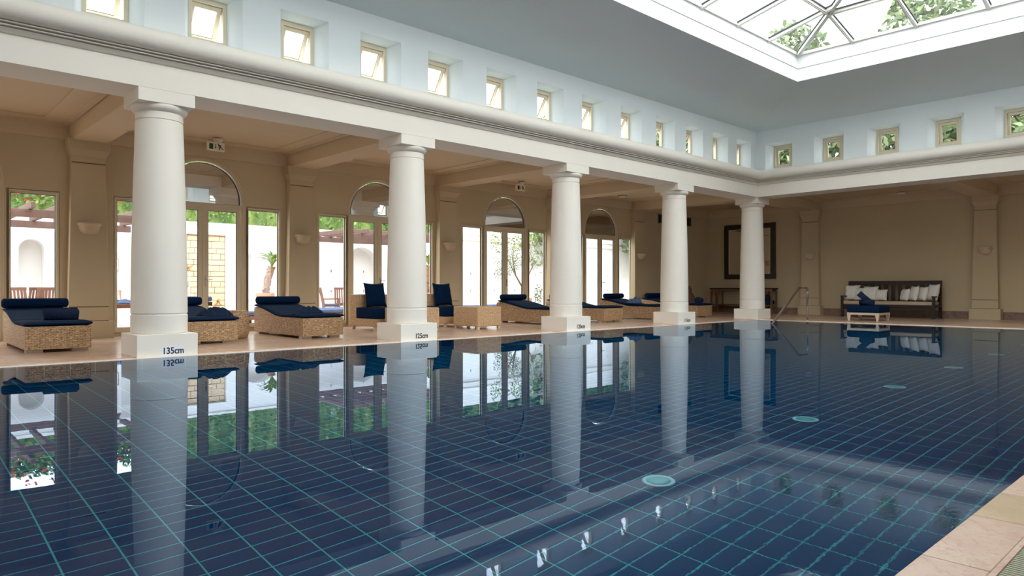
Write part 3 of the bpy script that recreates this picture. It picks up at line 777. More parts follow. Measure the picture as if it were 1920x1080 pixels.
# ------------------------------------------------------------------ pilasters with wall sconces
def make_pilaster(mat='cream'):
    """local: wall face at y=0, pilaster projects to -y"""
    r_ = empty('pilaster', (0,0,0))
    m = MB(); m.box(-.42,.42,-.27,.0,0,.335); m.build('base', mat, r_, bevel=.006)
    m = MB(); m.frus((-.345,.345,-.225,0), .345, (-.343,.343,-.223,0), .605); m.frus((-.335,.335,-.212,0), .335, (-.335,.335,-.212,0), .63)
    m.frus((-.345,.345,-.225,0), .622, (-.29,.29,-.185,0), 3.40); m.build('shaft', mat, r_, bevel=.005)
    m = MB(); m.frus((-.283,.283,-.178,0), 3.39, (-.283,.283,-.178,0), 3.42)
    m.frus((-.292,.292,-.187,0), 3.414, (-.292,.292,-.187,0), 3.535)
    m.frus((-.292,.292,-.187,0), 3.535, (-.315,.315,-.205,0), 3.575); m.frus((-.315,.315,-.205,0), 3.575, (-.352,.352,-.245,0), 3.655)
    m.frus((-.37,.37,-.262,0), 3.655, (-.37,.37,-.262,0), ZA-.02); m.build('capital', mat, r_, bevel=.004)
    for bb in ((-.287,.287,-.1895,-.18,3.396,3.413),(-.338,.338,-.216,-.2115,.6055,.6215),(-.338,.338,-.216,-.2115,.3355,.3445)):
        m = MB(); m.box(*bb); m.build('groove', 'groove', r_)
    return r_
pil = make_pilaster()
plab = ['', '', 'cream wall pilaster left of the nearest column', 'cream wall pilaster between the two leftmost arched doors', 'cream wall pilaster behind the two rattan armchairs', 'cream wall pilaster hidden behind the third column',
        'cream wall pilaster right of the farthest arched door']
for k, x in enumerate(PX):
    p = pil if k == 0 else copy_tree(pil, (x, WY, G))
    p.location = (x, WY, G)
    tag(p, plab[k] or 'cream wall pilaster out of view, %s one past the left edge' % ('second', 'first')[k], 'pilaster', 'cream wall pilasters', 'thing')
for k, y in enumerate(FY):
    p = copy_tree(pil, (WX, y, G), -PI/2)
    tag(p, ('cream pilaster on the end wall beside the dark framed mirror', 'cream pilaster on the end wall right of the bench', 'cream pilaster on the end wall out of view')[k], 'pilaster', 'cream wall pilasters', 'thing')
def make_sconce():
    r_ = empty('wall_sconce', (0,0,0))
    pr = [(.0,-.135),(.05,-.132),(.10,-.115),(.14,-.085),(.165,-.045),(.178,0),(.180,.035),(.20,.05),(.207,.075),(.20,.098),(.185,.10),(.17,.05),(.12,-.06),(0,-.09)]
    m = MB(); m.lathe(pr, n=28, a0=PI, a1=2*PI, caps=False)
    smooth_by_angle(m.build('bowl', 'sconce', r_), .7)
    m = MB(); m.prism([(-.19,.09),(-.17,-.02),(-.1,-.12),(.1,-.12),(.17,-.02),(.19,.09)], -.012, .0, lambda u,v,a: (u,a,v)); m.build('back_plate', 'sconce', r_)
    return r_
sc = make_sconce()
zsc = 2.14
def facey(z): return .225-(.225-.185)*(z-.62)/(3.4-.62)
slab = ['', '', 'plaster half bowl wall light above the first lounger', 'plaster half bowl wall light left of the second arched door', 'plaster half bowl wall light above the second armchair',
        'plaster half bowl wall light behind the third column', 'plaster half bowl wall light right of the farthest arched door']
for k, x in enumerate(PX):
    if k == 1: continue
    loc = (x, WY-facey(zsc)-.002, zsc+G)
    p = sc if k == 0 else copy_tree(sc, loc)
    p.location = loc
    tag(p, slab[k] or 'plaster half bowl wall light out of view at the left', 'wall light', 'plaster half bowl wall lights', 'thing')
for k, y in enumerate(FY[:2]):
    p = copy_tree(sc, (WX-facey(zsc)-.002, y, zsc+G), -PI/2)
    tag(p, ('plaster half bowl wall light between the mirror and the bench', 'plaster half bowl wall light right of the bench')[k], 'wall light', 'plaster half bowl wall lights', 'thing')

# skirting
sk_ = MB(); e = .02
prev = 15.68
for a, b in ((12.0,15.68),(11.80,12.0)): pass
ys_ = [WY-.001]+[v for y in FY for v in (y+.425, y-.425)]+[-4.0]
for k in range(0, len(ys_), 2): sk_.box(WX-.025, WX, ys_[k+1], ys_[k], G, .26)
tag(sk_.build('baseboard_far', 'skirt', bevel=.002), kind='structure')
sk_ = MB(); sk_.box(PX[6]+.43, WX-.03, WY-.025, WY, G, .26)
tag(sk_.build('baseboard_left', 'skirt', bevel=.002), kind='structure')

# ------------------------------------------------------------------ doors and side windows
def ring_poly(outer, inner, f, a0, a1, mb):
    n = len(outer)
    vs = [f(u,v,a0) for u,v in outer]+[f(u,v,a0) for u,v in inner]+[f(u,v,a1) for u,v in outer]+[f(u,v,a1) for u,v in inner]
    fs = []
    for i in range(n):
        j = (i+1) % n
        fs += [(i,j,n+j,n+i), (2*n+i,3*n+i,3*n+j,2*n+j), (i,2*n+i,2*n+j,j), (n+i,n+j,3*n+j,3*n+i)]
    mb.add(vs, fs)
F0 = lambda u,v,a: (u,a,v)
def make_door():
    r_ = tag(empty('door_1', (0,0,0)), kind='structure')
    o_, i_ = arch_pts(.89,.02,2.94,.89), arch_pts(.835,.07,2.94,.835)
    m = MB(); ring_poly(o_, i_, F0, -.025, .10, m)
    o2, i2 = arch_pts(.91,.02,2.94,.91), arch_pts(.865,.05,2.94,.865); ring_poly(o2, i2, F0, -.05, -.024, m)
    m.box(-.84,.84,-.02,.09,2.775,2.865); m.box(-.84,.84,-.035,-.018,2.80,2.84)
    smooth_by_angle(m.build('frame', 'frame', r_), .3)
    # fixed reflective lunette above the transom
    pts = [(-.80,2.872),(.80,2.872),(.80,2.94)]+[(.80*math.cos(PI*k/24), 2.94+.80*math.sin(PI*k/24)) for k in range(1,24)]+[(-.80,2.94)]
    g = MB(); g.add([(u,.03,v) for u,v in pts], [tuple(range(len(pts)))]); g.build('lunette_pane', 'lunette', r_, recalc=False)
    q = MB(); pts2 = [(u*1.012, 2.866+(v-2.866)*1.008) for u, v in pts]; pts3 = [(u*.999, 2.872+(v-2.872)*.997) for u, v in pts]; ring_poly(pts2, pts3, F0, .0, .03, q)
    q.build('lunette_gasket', 'gasket', r_)
    bk = MB(); bk.prism([(u*1.02,v) for u,v in pts], .06, .08, F0); bk.build('lunette_backing', 'frame', r_)
    for s in (-1, 1):
        lf = MB(); a, b = (.02, .82) if s > 0 else (-.82, -.02); f = .085
        lf.box(a,b,0,.05,.09,.20).box(a,b,0,.05,2.705,2.775).box(a,a+f,0,.05,.20,2.705).box(b-f,b,0,.05,.20,2.705)
        lo = lf.build('door_leaf', 'frame', r_, bevel=.006)
        ga = MB(); ga.box(a+f-.002,a+f+.010,.008,.04,.20,2.705).box(b-f-.010,b-f+.002,.008,.04,.20,2.705).box(a+f,b-f,.008,.04,2.697,2.707).box(a+f,b-f,.008,.04,.198,.206); ga.build('gasket', 'gasket', lo)
        g = MB(); g.add([(a+f,.03,.20),(b-f,.03,.20),(b-f,.03,2.705),(a+f,.03,2.705)], [(0,1,2,3)]); g.build('pane', 'pane', lo, recalc=False)
        if s > 0:
            h = MB(); h.box(a+.025,a+.055,-.012,0,1.05,1.27); h.tube([(a+.04,-.01,1.20),(a+.04,-.05,1.20),(a+.045,-.055,1.195),(a+.16,-.055,1.195)], .009, 8); h.build('handle', 'steel', lo)
    h = MB(); h.box(-.022,.022,-.022,0,.09,2.775); h.build('meeting_stile', 'frame', r_, bevel=.004)
    return r_
def make_side():
    r_ = tag(empty('window_0', (0,0,0)), kind='structure'); m = MB()
    for (w_, a, b, z0, z1) in ((.03,-.035,.0,ZD0,ZSIDE),): 
        m.box(-.42,.42,-.03,0,z0-.02,z0+.03).box(-.42,.42,-.03,0,z1-.03,z1+.02).box(-.42,-.36,-.03,0,z0+.03,z1-.03).box(.36,.42,-.03,0,z0+.03,z1-.03)
    m.box(-.39,.39,0,.09,ZD0,.19).box(-.39,.39,0,.09,2.775,ZSIDE).box(-.39,-.355,0,.09,.19,2.775).box(.355,.39,0,.09,.19,2.775)
    m.build('frame', 'frame', r_, bevel=.004)
    ga = MB(); ga.box(-.357,-.346,.01,.05,.19,2.775).box(.346,.357,.01,.05,.19,2.775).box(-.355,.355,.01,.05,2.766,2.777).box(-.355,.355,.01,.05,.188,.198); ga.build('gasket', 'gasket', r_)
    g = MB(); g.add([(-.355,.03,.19),(.355,.03,.19),(.355,.03,2.775),(-.355,.03,2.775)], [(0,1,2,3)]); g.build('pane', 'pane', r_, recalc=False)
    return r_
d0 = make_door(); s0_ = make_side(); s0_.name = nm()
nd = 0
for k, c in enumerate(DC):
    d = d0 if k == 0 else copy_tree(d0, (c, WY+.06, 0)); d.location = (c, WY+.06, 0); nd += 1; d.name = 'door_%d' % nd
    for j, q in enumerate((-1.34, 1.34)):
        s = s0_ if (k == 0 and j == 0) else copy_tree(s0_, (c+q, WY+.03, 0))
        s.location = (c+q, WY+.03, 0)
        if s is not s0_: s.name = nm()
# small faint safety marks on the glass of the two farthest bays
bn = {9.80: 'second arched door bay', 14.30: 'third arched door bay', 18.80: 'farthest arched door bay'}
for c in DC[3:]:
    for q, ql in ((-1.34, 'left side window'), (-.42, 'left door leaf'), (.42, 'right door leaf'), (1.34, 'right side window')):
        for z, zl in ((1.42, 'upper'), (.92, 'lower')):
            m = MB(); m.prism([(-.022,-.03),(.022,-.03),(.012,.035),(0,.05),(-.012,.035)], 0, .002, F0)
            o = m.build('glass_mark', 'plate', None, loc=(c+q, WY+.085, z)); tag(o, '%s pale grey mark on the %s glass of the %s' % (zl, ql, bn[c]), 'marking', 'pale safety marks on the door glass', 'thing')
# step in front of doors
st = MB()
for c in DC: st.box(c-.93, c+.93, WY-.02, WY+.02, G, .075)
tag(st.build('trim_5', 'frame'), 'low door thresholds', kind='structure')

# ------------------------------------------------------------------ vents, detectors, exit signs
def vent(y_or_x, lab):
    r_ = tag(empty('wall_vent', (23.25, WY, 3.655)), lab, 'vent', kind='thing')
    m = MB(); m.box(-1.12,1.12,-.02,0,.14,.17).box(-1.12,1.12,-.02,0,-.17,-.14).box(-1.12,-1.09,-.02,0,-.14,.14).box(1.09,1.12,-.02,0,-.14,.14); m.build('frame', 'groove', r_)
    m = MB(); m.box(-1.09,1.09,-.004,-.001,-.14,.14); m.build('backing', 'void', r_)
    s = None
    for k in range(9):
        z = -.12+.03*k
        if s is None:
            q = MB(); q.bar((-1.09,-.012,0),(1.09,-.012,0),.022,.004,(0,.6,.8)); s = q.build('slat', 'grille', r_, loc=(0,0,z))
        else: mesh_copy(s, (0,0,z))
vent(0, 'long dark air grille high on the wall behind the fourth column')
def disc(x, y, lab, zc=4.135):
    r_ = tag(empty('smoke_detector', (x, y, zc)), lab, 'detector', 'round ceiling detectors', 'thing')
    m = MB(); m.lathe([(.062,0),(.062,-.02),(.045,-.032)], n=20); m.build('base', 'white', r_)
    m = MB(); m.lathe([(.035,-.03),(.03,-.05),(.012,-.055)], n=16); m.build('sensor', 'white', r_)
def big_disc(x, y, lab):
    r_ = tag(empty('ceiling_lamp', (x, y, 4.150)), lab, 'ceiling light', 'round recessed ceiling lights', 'thing')
    m = MB(); m.lathe([(.16,0),(.16,-.018),(.13,-.03)], n=28); m.build('ring', 'sconce', r_)
    m = MB(); m.lathe([(.12,-.026),(.11,-.045),(.04,-.05)], n=24); m.build('diffuser', 'plate', r_)
big_disc(18.93, 14.9, 'round recessed ceiling light over the farthest arched door')
big_disc(25.0, 8.1, 'round recessed ceiling light above the dark bench')
def exit_sign(x, y, lab):
    r_ = tag(empty('exit_sign', (x, y, 3.985)), lab, 'sign', 'emergency exit signs on the aisle ceiling', 'thing')
    m = MB(); m.box(-.175,.185,-.025,.025,-.095,.085); m.build('box', 'signbody', r_, bevel=.004)
    m = MB(); m.lathe([(.10,.165),(.10,.13),(.075,.11),(.075,.085)], n=24); o = m.build('mount', 'white', r_); o.location = (.05, .0, 0)
    f = lambda u,v,a: (u,a,v); y0, y1 = -.0275, -.0252
    m = MB(); m.prism([(-.135,-.065),(-.055,-.065),(-.055,.05),(-.135,.05)], y0, y1, f); m.build('door_pictogram', 'green', r_)
    m = MB(); m.prism([(-.012,.045),(0,.045),(0,-.02),(.012,-.02),(-.006,-.05),(-.024,-.02),(-.012,-.02)], y0, y1, f); m.build('arrow_pictogram', 'green', r_)
    m = MB(); m.prism([(.052+.013*math.cos(a*PI/6), .048+.013*math.sin(a*PI/6)) for a in range(12)], y0, y1, f)
    m.prism([(.055,.035),(.085,.04),(.115,.015),(.105,.0),(.125,-.03),(.165,-.05),(.16,-.062),(.115,-.045),(.092,-.018),(.085,-.07),(.068,-.07),(.066,-.02),(.066,.012),(.048,.006),(.04,.016)], y0, y1, f)
    m.build('running_figure', 'green', r_)
exit_sign(5.36, 15.0, 'green and white running figure exit sign over the leftmost arched door')
exit_sign(14.22, 15.0, 'green and white exit sign between the second and third columns')

# ------------------------------------------------------------------ handrail
r_ = tag(empty('pool_handrail', (20.85, 9.36, G)), 'curved stainless steel handrail going down into the pool corner', 'handrail', kind='thing')
pts = [(0,0,.012),(0,0,.88)]
for k in range(1,7): a = PI/2*k/6; pts.append((-.10+.10*math.cos(a), 0, .88+.10*math.sin(a)))
pts.append((-.50, 0, .982))
for k in range(1,5): t = .65*k/4; pts.append((-.50-.16*math.sin(t), 0, .982-.16*(1-math.cos(t))))
ex = pts[-1]; dx, dz = -2.21-ex[0], -.02-ex[2]; pts.append((-2.21, 0, -.02)); pts.append((-2.21+dx*.55, 0, -.02+dz*.55))
m = MB(); m.tube(pts, .033, 14); m.build('rail', 'steel', r_)
m = MB(); m.lathe([(.055,0),(.055,.006),(.03,.02),(.026,.03)], n=24); m.build('flange', 'steel', r_)

# pool floor lamps
lf = None
for k, x in enumerate((4.137, 6.53, 8.95, 11.34, 13.75, 16.2)):
    y = 2.95+.02*(k-1)
    loc = (x, y, fz(x)+.004)
    lb = ('nearest round lamp on the pool floor', 'second round lamp from the near end of the pool floor', 'third round lamp from the near end of the pool floor', 'fourth round lamp from the near end of the pool floor', 'fifth round lamp along the pool floor', 'sixth round lamp along the pool floor')[k]
    if lf is None:
        lf = empty('pool_lamp', loc)
        m = MB(); m.lathe([(.118,0),(.118,.014),(.105,.022),(.088,.016)], n=36, caps=False); m.build('ring', 'flange', lf)
        m = MB(); m.lathe([(.09,.004),(.088,.018),(.05,.03),(.012,.034)], n=32); m.build('lens', 'lens', lf)
        q = lf
    else: q = copy_tree(lf, loc)
    tag(q, lb, 'pool light', 'round lamps set in the pool floor', 'thing')

# ------------------------------------------------------------------ loungers
def make_lounger():
    r_ = empty('sun_lounger', (0,0,0)); f = lambda u,v,a: (a,u,v)
    side = [(0,.05),(0,.395),(.08,.402),(1.0,.402)]
    for k in range(1,9): t = k/8; side.append((1.0+1.22*t, .402+.175*(3*t*t-2*t**3)**.85))
    side += [(2.27,.565),(2.30,.535),(2.30,.05)]
    m = MB(); m.prism(side, -.43, .43, f); o = m.build('base', 'rattan', r_, uv=True, bevel=.018, seg=3)
    ft = None
    for sx in (-1, 1):
        for y in (.16, 2.12):
            if ft is None:
                m = MB(); m.box(-.11,.11,-.05,.05,0,.05); ft = m.build('foot', 'palewood', r_)
                ft.location = (sx*.30, y, 0)
            else: mesh_copy(ft, (sx*.30, y, 0))
    # flat mattress and sloped back cushion
    def strip(y0, y1, zf, th, nme, rr=.03):
        ring_n = 16; n = 14; mb = MB(); vs = []
        for k in range(n+1):
            t = k/n; y = y0+(y1-y0)*t; z = zf(y)
            e = min(t, 1-t)*(y1-y0); s = 1 if e > rr else math.sqrt(max(0, 1-(1-e/rr)**2))*.75+.25
            for q in range(ring_n):
                a = 2*PI*q/ring_n; ca, sa = math.cos(a), math.sin(a)
                xx = .452*math.copysign(abs(ca)**.22, ca); zz = th/2*s*math.copysign(abs(sa)**.6, sa)
                vs.append((xx, y, z+th/2+zz+.006*math.sin(5*y)*(1 if sa > 0 else 0)))
        fs = [(k*ring_n+q, k*ring_n+(q+1)%ring_n, (k+1)*ring_n+(q+1)%ring_n, (k+1)*ring_n+q) for k in range(n) for q in range(ring_n)]
        fs += [tuple(reversed(range(ring_n))), tuple(n*ring_n+q for q in range(ring_n))]
        mb.add(vs, fs, True); return smooth_by_angle(mb.build(nme, 'navy', r_), 1.0)
    def zf(y):
        if y < 1.0: return .402
        t = min(1, (y-1.0)/1.22); return .402+.175*(3*t*t-2*t**3)**.85
    strip(-.02, 1.02, zf, .068, 'seat_cushion'); strip(1.0, 2.27, zf, .074, 'back_cushion')
    b = bolster(.98, .082).build('bolster', 'navy', r_); b.location = (0, 2.05, zf(2.05)+.072+.078)
    return r_
lg = make_lounger()
LP = [(2.135, 12.50, 'rattan sun lounger with a rolled towel, left of the nearest column'), (4.44, 12.50, 'rattan sun lounger partly behind the nearest column, rumpled towel on it'),
      (6.52, 12.47, 'rattan sun lounger between the first two columns, rumpled towel trailing off its side'), (13.63, 12.62, 'rattan sun lounger beside the rattan table, left of the third column, no towel'),
      (15.68, 12.65, 'rattan sun lounger just right of the third column, its bolster behind that column'), (18.23, 12.66, 'rattan sun lounger with a faded towel, between the third and fourth columns'),
      (20.50, 12.66, 'farthest rattan sun lounger, behind the fourth column, near the brown jar')]
for k, (x, y, lb) in enumerate(LP):
    q = lg if k == 0 else copy_tree(lg, (x, y, G))
    q.location = (x, y, G); tag(q, lb, 'sun lounger', 'rattan sun loungers with navy cushions', 'thing')
# towels on them
def thing_mesh(mb, name, mat, loc, rot, label, cat, group=None):
    o = mb.build(name, mat); o.location = loc; o.rotation_euler = rot; return tag(o, label, cat, group, 'thing')
thing_mesh(roll_towel(.46, .085), 'rolled_towel', 'towel', (2.25, 13.05, G+.475+.088), (0, 0, 0), 'thick navy rolled towel on the leftmost lounger', 'towel')
thing_mesh(crumpled(.70, .62, .17, 2), 'rumpled_towel', 'towel', (4.62, 12.98, G+.468), (0,0,.3), 'heap of rumpled navy towel on the lounger behind the nearest column', 'towel')
thing_mesh(crumpled(1.00, .55, .15, 5), 'rumpled_towel', 'towel', (6.50, 13.10, G+.468), (0,0,.5), 'long rumpled navy towel across the lounger between the first two columns', 'towel')
thing_mesh(crumpled(.60, .55, .20, 8), 'rumpled_towel', 'faded', (17.95, 13.60, G+.50), (0,0,.2), 'faded blue towel heaped under the bolster of the sixth lounger', 'towel')
thing_mesh(roll_towel(.40, .09, 3), 'rolled_towel', 'towel', (20.78, 13.05, G+.472+.092), (0,0,.3), 'navy rolled towel on the farthest lounger, right of the fourth column', 'towel')
thing_mesh(crumpled(.55, .50, .20, 11), 'rumpled_towel', 'towel', (20.10, 13.3, G+.48), (0,0,.1), 'rumpled navy towel on the farthest lounger, left of the fourth column', 'towel')

# rattan drum stool between the second lounger and the door
m = MB(); pr = [(.20,0),(.25,.02),(.275,.10),(.285,.28),(.275,.44),(.25,.52),(.21,.545),(.02,.55)]
m.lathe(pr, n=40)
o = m.build('rattan_drum_stool', 'rattan'); smooth_by_angle(o, .9); o.location = (5.22, 13.62, G)
me = o.data; ul = me.uv_layers.new(name='UVMap')
for p_ in me.polygons:
    ps = [me.vertices[me.loops[li].vertex_index].co for li in p_.loop_indices]
    a0 = math.atan2(p_.center.y, p_.center.x)
    for li in p_.loop_indices:
        v = me.vertices[me.loops[li].vertex_index].co; a = math.atan2(v.y, v.x)
        while a-a0 > PI: a -= 2*PI
        while a-a0 < -PI: a += 2*PI
        ul.data[li].uv = (a*.28, v.z+math.hypot(v.x, v.y))
tag(o, 'round rattan drum stool behind the foot of the second lounger', 'stool', kind='thing')

# armchairs and tables
def make_armchair():
    r_ = empty('rattan_armchair', (0,0,0))      # local: front at y=0, back at y=1.1, x in +-.425
    m = MB(); m.box(-.425,.425,0,1.10,.09,.27); m.build('base', 'rattan2', r_, uv=True, bevel=.015)
    m = MB(); m.box(-.425,.425,.80,1.10,.265,.83); m.build('backrest', 'rattan2', r_, uv=True, bevel=.025, seg=3)
    f0 = None
    for sx in (-1,1):
        for y in (.06, 1.02):
            if f0 is None: m = MB(); m.box(-.03,.03,-.03,.03,0,.092); f0 = m.build('leg', 'palewood', r_); f0.location = (sx*.37,y,0)
            else: mesh_copy(f0, (sx*.37,y,0))
    o = pad(.87, .83, .25, .03).build('seat_cushion', 'navy', r_, recalc=True); o.location = (0,.40,.272)
    return r_
ac = make_armchair()
def table(x0, x1, y0, y1, lb):
    r_ = tag(empty('rattan_table', ((x0+x1)/2, (y0+y1)/2, G)), lb, 'table', 'rattan side tables', 'thing'); hx, hy = (x1-x0)/2, (y1-y0)/2
    m = MB(); m.box(-hx,hx,-hy,hy,.07,.535); m.build('body', 'rattan2', r_, uv=True, bevel=.02, seg=3)
    f0 = None
    for sx in (-1,1):
        for sy in (-1,1):
            if f0 is None: m = MB(); m.box(-.03,.03,-.03,.03,0,.072); f0 = m.build('leg', 'palewood', r_); f0.location = (sx*(hx-.05),sy*(hy-.05),0)
            else: mesh_copy(f0, (sx*(hx-.05),sy*(hy-.05),0))
for k, x in enumerate((8.875, 10.885)):
    q = ac if k == 0 else copy_tree(ac, (x, 13.74, G))
    q.location = (x, 13.74, G)
    tag(q, ('orange rattan armchair with navy cushions left of the second column', 'orange rattan armchair with navy cushions right of the second column')[k], 'armchair', 'rattan armchairs by the window', 'thing')
    lo = (x+.02, 14.36, G+.52)
    thing_mesh(pillow(.60, .60, .20, 3+k), 'scatter_cushion', 'navy', lo, (-.22, 0, .08), ('square navy cushion on the armchair left of the second column', 'square navy cushion on the armchair right of the second column')[k], 'cushion', 'navy scatter cushions on the armchairs')
table(10.47, 11.22, 12.50, 13.42, 'square orange rattan table in front of the right armchair')
table(8.60, 9.62, 12.85, 13.55, 'orange rattan table standing behind the second column')

# amphora
m = MB(); m.lathe([(.10,0),(.17,.06),(.25,.22),(.285,.40),(.27,.56),(.20,.72),(.11,.84),(.07,.92),(.06,.98),(.085,1.03),(.10,1.05),(.08,1.05),(.05,1.02)], n=36, caps=False)
r_ = tag(empty('earthenware_jar', (22.5, 14.6, G)), 'tall brown earthenware jar with a narrow neck behind the farthest lounger', 'jar', kind='thing')
m.lathe([(0,.0),(.10,0)], n=36, caps=False); m.build('body', 'amph', r_)
for s in (-1,1):
    h = MB(); h.tube([(s*.065,0,.97),(s*.15,0,.98),(s*.20,0,.88),(s*.17,0,.76)], .018, 8); h.build('handle', 'amph', r_)

# ------------------------------------------------------------------ mirror, console, bench, ottoman
r_ = tag(empty('wall_mirror', (WX-.06, 13.79, 2.44)), 'tall rectangular mirror in a wide dark wooden frame', 'mirror', kind='thing'); hw, hh, fw = 1.075, 1.085, .19
m = MB()
for (a,b,c_0,d_) in ((-hw,hw,hh-fw,hh),(-hw,hw,-hh,-hh+fw),(-hw,-hw+fw,-hh+fw,hh-fw),(hw-fw,hw,-hh+fw,hh-fw)): m.box(-.03,.055,a,b,c_0,d_)
m.build('frame', 'dark', r_, bevel=.008)
m = MB(); m.box(-.022,-.012,-hw+fw-.02,hw-fw+.02,-hh+fw-.02,-hh+fw+.0).box(-.022,-.012,-hw+fw,-hw+fw+.03,-hh+fw,hh-fw).box(-.022,-.012,hw-fw-.03,hw-fw,-hh+fw,hh-fw).box(-.022,-.012,-hw+fw,hw-fw,hh-fw-.03,hh-fw).box(-.022,-.012,-hw+fw,hw-fw,-hh+fw,-hh+fw+.03)
m.build('inner_slip', 'frame', r_)
m = MB(); m.box(-.01,.0,-hw+fw-.01,hw-fw+.01,-hh+fw-.01,hh-fw+.01); m.build('glass', 'mirror', r_)
r_ = tag(empty('console_table', (25.28, 13.92, G)), 'long narrow brown wooden console table below the mirror', 'table', kind='thing')
m = MB(); m.box(-.24,.24,-1.33,1.33,.93,.985); m.build('top', 'dark', r_, bevel=.005)
m = MB(); m.box(-.21,.21,-1.28,1.28,.30,.335); m.build('shelf', 'console', r_)
m = MB(); m.box(-.20,-.18,-1.28,1.28,.86,.93).box(.18,.20,-1.28,1.28,.86,.93); m.build('apron', 'console', r_)
l0 = None
for y in (-1.28, -1.0, 1.0, 1.28):
    for x in (-.19, .19):
        if l0 is None: m = MB(); m.box(-.03,.03,-.03,.03,0,.93); l0 = m.build('leg', 'console', r_, loc=(x,y,0))
        else: mesh_copy(l0, (x,y,0))
for k, (y, z) in enumerate(((12.80,.435),(13.02,.435),(12.91,.60))):
    thing_mesh(roll_towel(.36, .095, k), 'rolled_towel', 'towel', (25.26, y, G+z), (0,0,0), ('navy rolled towel on the right end of the console shelf', 'navy rolled towel next to the end one on the console shelf', 'navy rolled towel on top of two others on the console shelf')[k], 'towel', 'rolled towels on the console shelf')

def bench():
    r_ = tag(empty('bench', (25.0, 8.45, G)), 'long dark wooden bench with slatted back and tan seat pad against the end wall', 'bench', kind='thing')
    H = 1.44   # half length
    # local: back towards +x
    l0 = None
    for y in (-H+.04, H-.04):
        for x, h in ((-.36, .68), (.30, 1.22)):
            m = MB(); m.box(-.04,.04,-.04,.04,0,h); m.build('leg', 'dark', r_, bevel=.004, loc=(x,y,0))
    m = MB(); m.box(-.04,.04,-.04,.04,0,.36); m.build('leg', 'dark', r_, loc=(-.36,0,0))
    m = MB(); m.box(-.38,.32,-H,H,.36,.42); m.build('seat_frame', 'dark', r_, bevel=.004)
    m = MB(); m.box(-.35,-.32,-H+.05,H-.05,.26,.36); m.build('front_rail', 'dark', r_)
    m = MB(); m.box(.27,.33,-H,H,1.09,1.22).box(.28,.32,-H+.05,H-.05,.50,.56); m.build('back_rail', 'dark', r_, bevel=.004)
    s = None; n = 13
    for k in range(n):
        y = -H+.12+(2*H-.24)*k/(n-1)
        if s is None: m = MB(); m.box(-.012,.012,-.062,.062,.56,1.09); s = m.build('slat', 'dark', r_, loc=(.30,y,0))
        else: mesh_copy(s, (.30,y,0))
    for y in (-H+.04, H-.04):
        m = MB(); m.box(-.42,.30,-.05,.05,.68,.72); m.build('armrest', 'dark', r_, bevel=.008, loc=(0,y,0))
    o = pad(.62, 2*H-.12, .12, .03).build('seat_cushion', 'tan', r_); o.location = (-.06, 0, .422)
bench()
cu = [(9.66,.46,0.50,.10),(9.36,.42,.42,-.05),(9.06,.44,.46,.05),(8.72,.36,.36,-.04), (8.02,.36,.38,-.75),(7.76,.42,.46,-.85),(7.50,.42,.44,-.8),(7.21,.48,.52,-.7)]
nl = ['white cushion leaning on the left arm of the bench', 'second white cushion from the left arm of the bench', 'third white cushion from the left arm of the bench', 'small white cushion nearest the bench middle, on its left side',
      'small white cushion nearest the bench middle, on its right side', 'third white cushion from the right arm of the bench', 'second white cushion from the right arm of the bench', 'large white cushion leaning on the right arm of the bench']
for k, (y, w_, h_, a) in enumerate(cu):
    thing_mesh(pillow(w_*1.10, h_*1.10, .21, k), 'scatter_cushion', 'ivory', (24.98-.02*(k%2), y, G+.55), (-.20, 0, -PI/2+a), nl[k], 'cushion', 'white cushions on the bench')
r_ = tag(empty('ottoman', (22.05, 8.05, G)), 'low pale teak footstool with a navy cushion in front of the bench', 'footstool', kind='thing'); hx = .45
for s in (-1, 1):
    m = MB(); m.box(-hx,hx,-.025,.025,.18,.245); m.build('rail', 'palewood', r_, loc=(0,s*(hx-.025),0))
    m = MB(); m.box(-.025,.025,-hx+.05,hx-.05,.18,.245); m.build('rail', 'palewood', r_, loc=(s*(hx-.025),0,0))
for sx in (-1,1):
    for sy in (-1,1):
        m = MB(); m.frus((-.025,.025,-.025,.025), 0, (-.035,.035,-.05,.05), .18); m.build('leg', 'palewood', r_, loc=(sx*(hx-.035),sy*(hx-.05),0))
o = pad(.92, .92, .20, .05, puff=.02).build('cushion', 'navy', r_); o.location = (0,0,.247)
thing_mesh(roll_towel(.42, .075, 1), 'rolled_towel', 'towel', (21.95, 8.05, G+.447+.095), (0, 0, 1.2), 'navy rolled towel lying flat on the footstool', 'towel')
thing_mesh(roll_towel(.44, .075, 2), 'rolled_towel', 'towel', (21.95, 8.12, G+.447+.225), (.0, .75, -1.25), 'navy rolled towel propped on another on the footstool', 'towel')

# ------------------------------------------------------------------ courtyard outside
gd = MB(); gd.box(-60, 90, WY+.36, 90, -.3, -.02); gd.box(WX+.36, 90, -60, WY+.36, -.3, -.02); gd.box(-60, WX+.36, -60, -4.36, -.3, -.02); gd.box(-60, XB-4.36, -4.36, WY+.36, -.3, -.02)
tag(gd.build('ground', 'ground'), kind='structure')
CY_ = 23.0; ZW = 3.03
cw = MB(); fc = lambda u,v,a: (u, CY_+a, v)
holes = [(3.28, .33, 2.40), (9.60, .85, 1.78), (13.6, .75, 2.2), (-2.5, .8, 2.0)]
nichex = (6.6, 8.58)
cells_ = [(-30, -3.5, None), (-3.5, -1.5, holes[3]), (-1.5, 2.5, None), (2.5, 4.1, holes[0]), (4.1, 6.4, None), (6.4, 8.62, 'n'), (8.62, 8.65, None), (8.65, 10.4, holes[1]), (10.4, 12.7, None), (12.7, 14.5, holes[2]), (14.5, 46, None)]
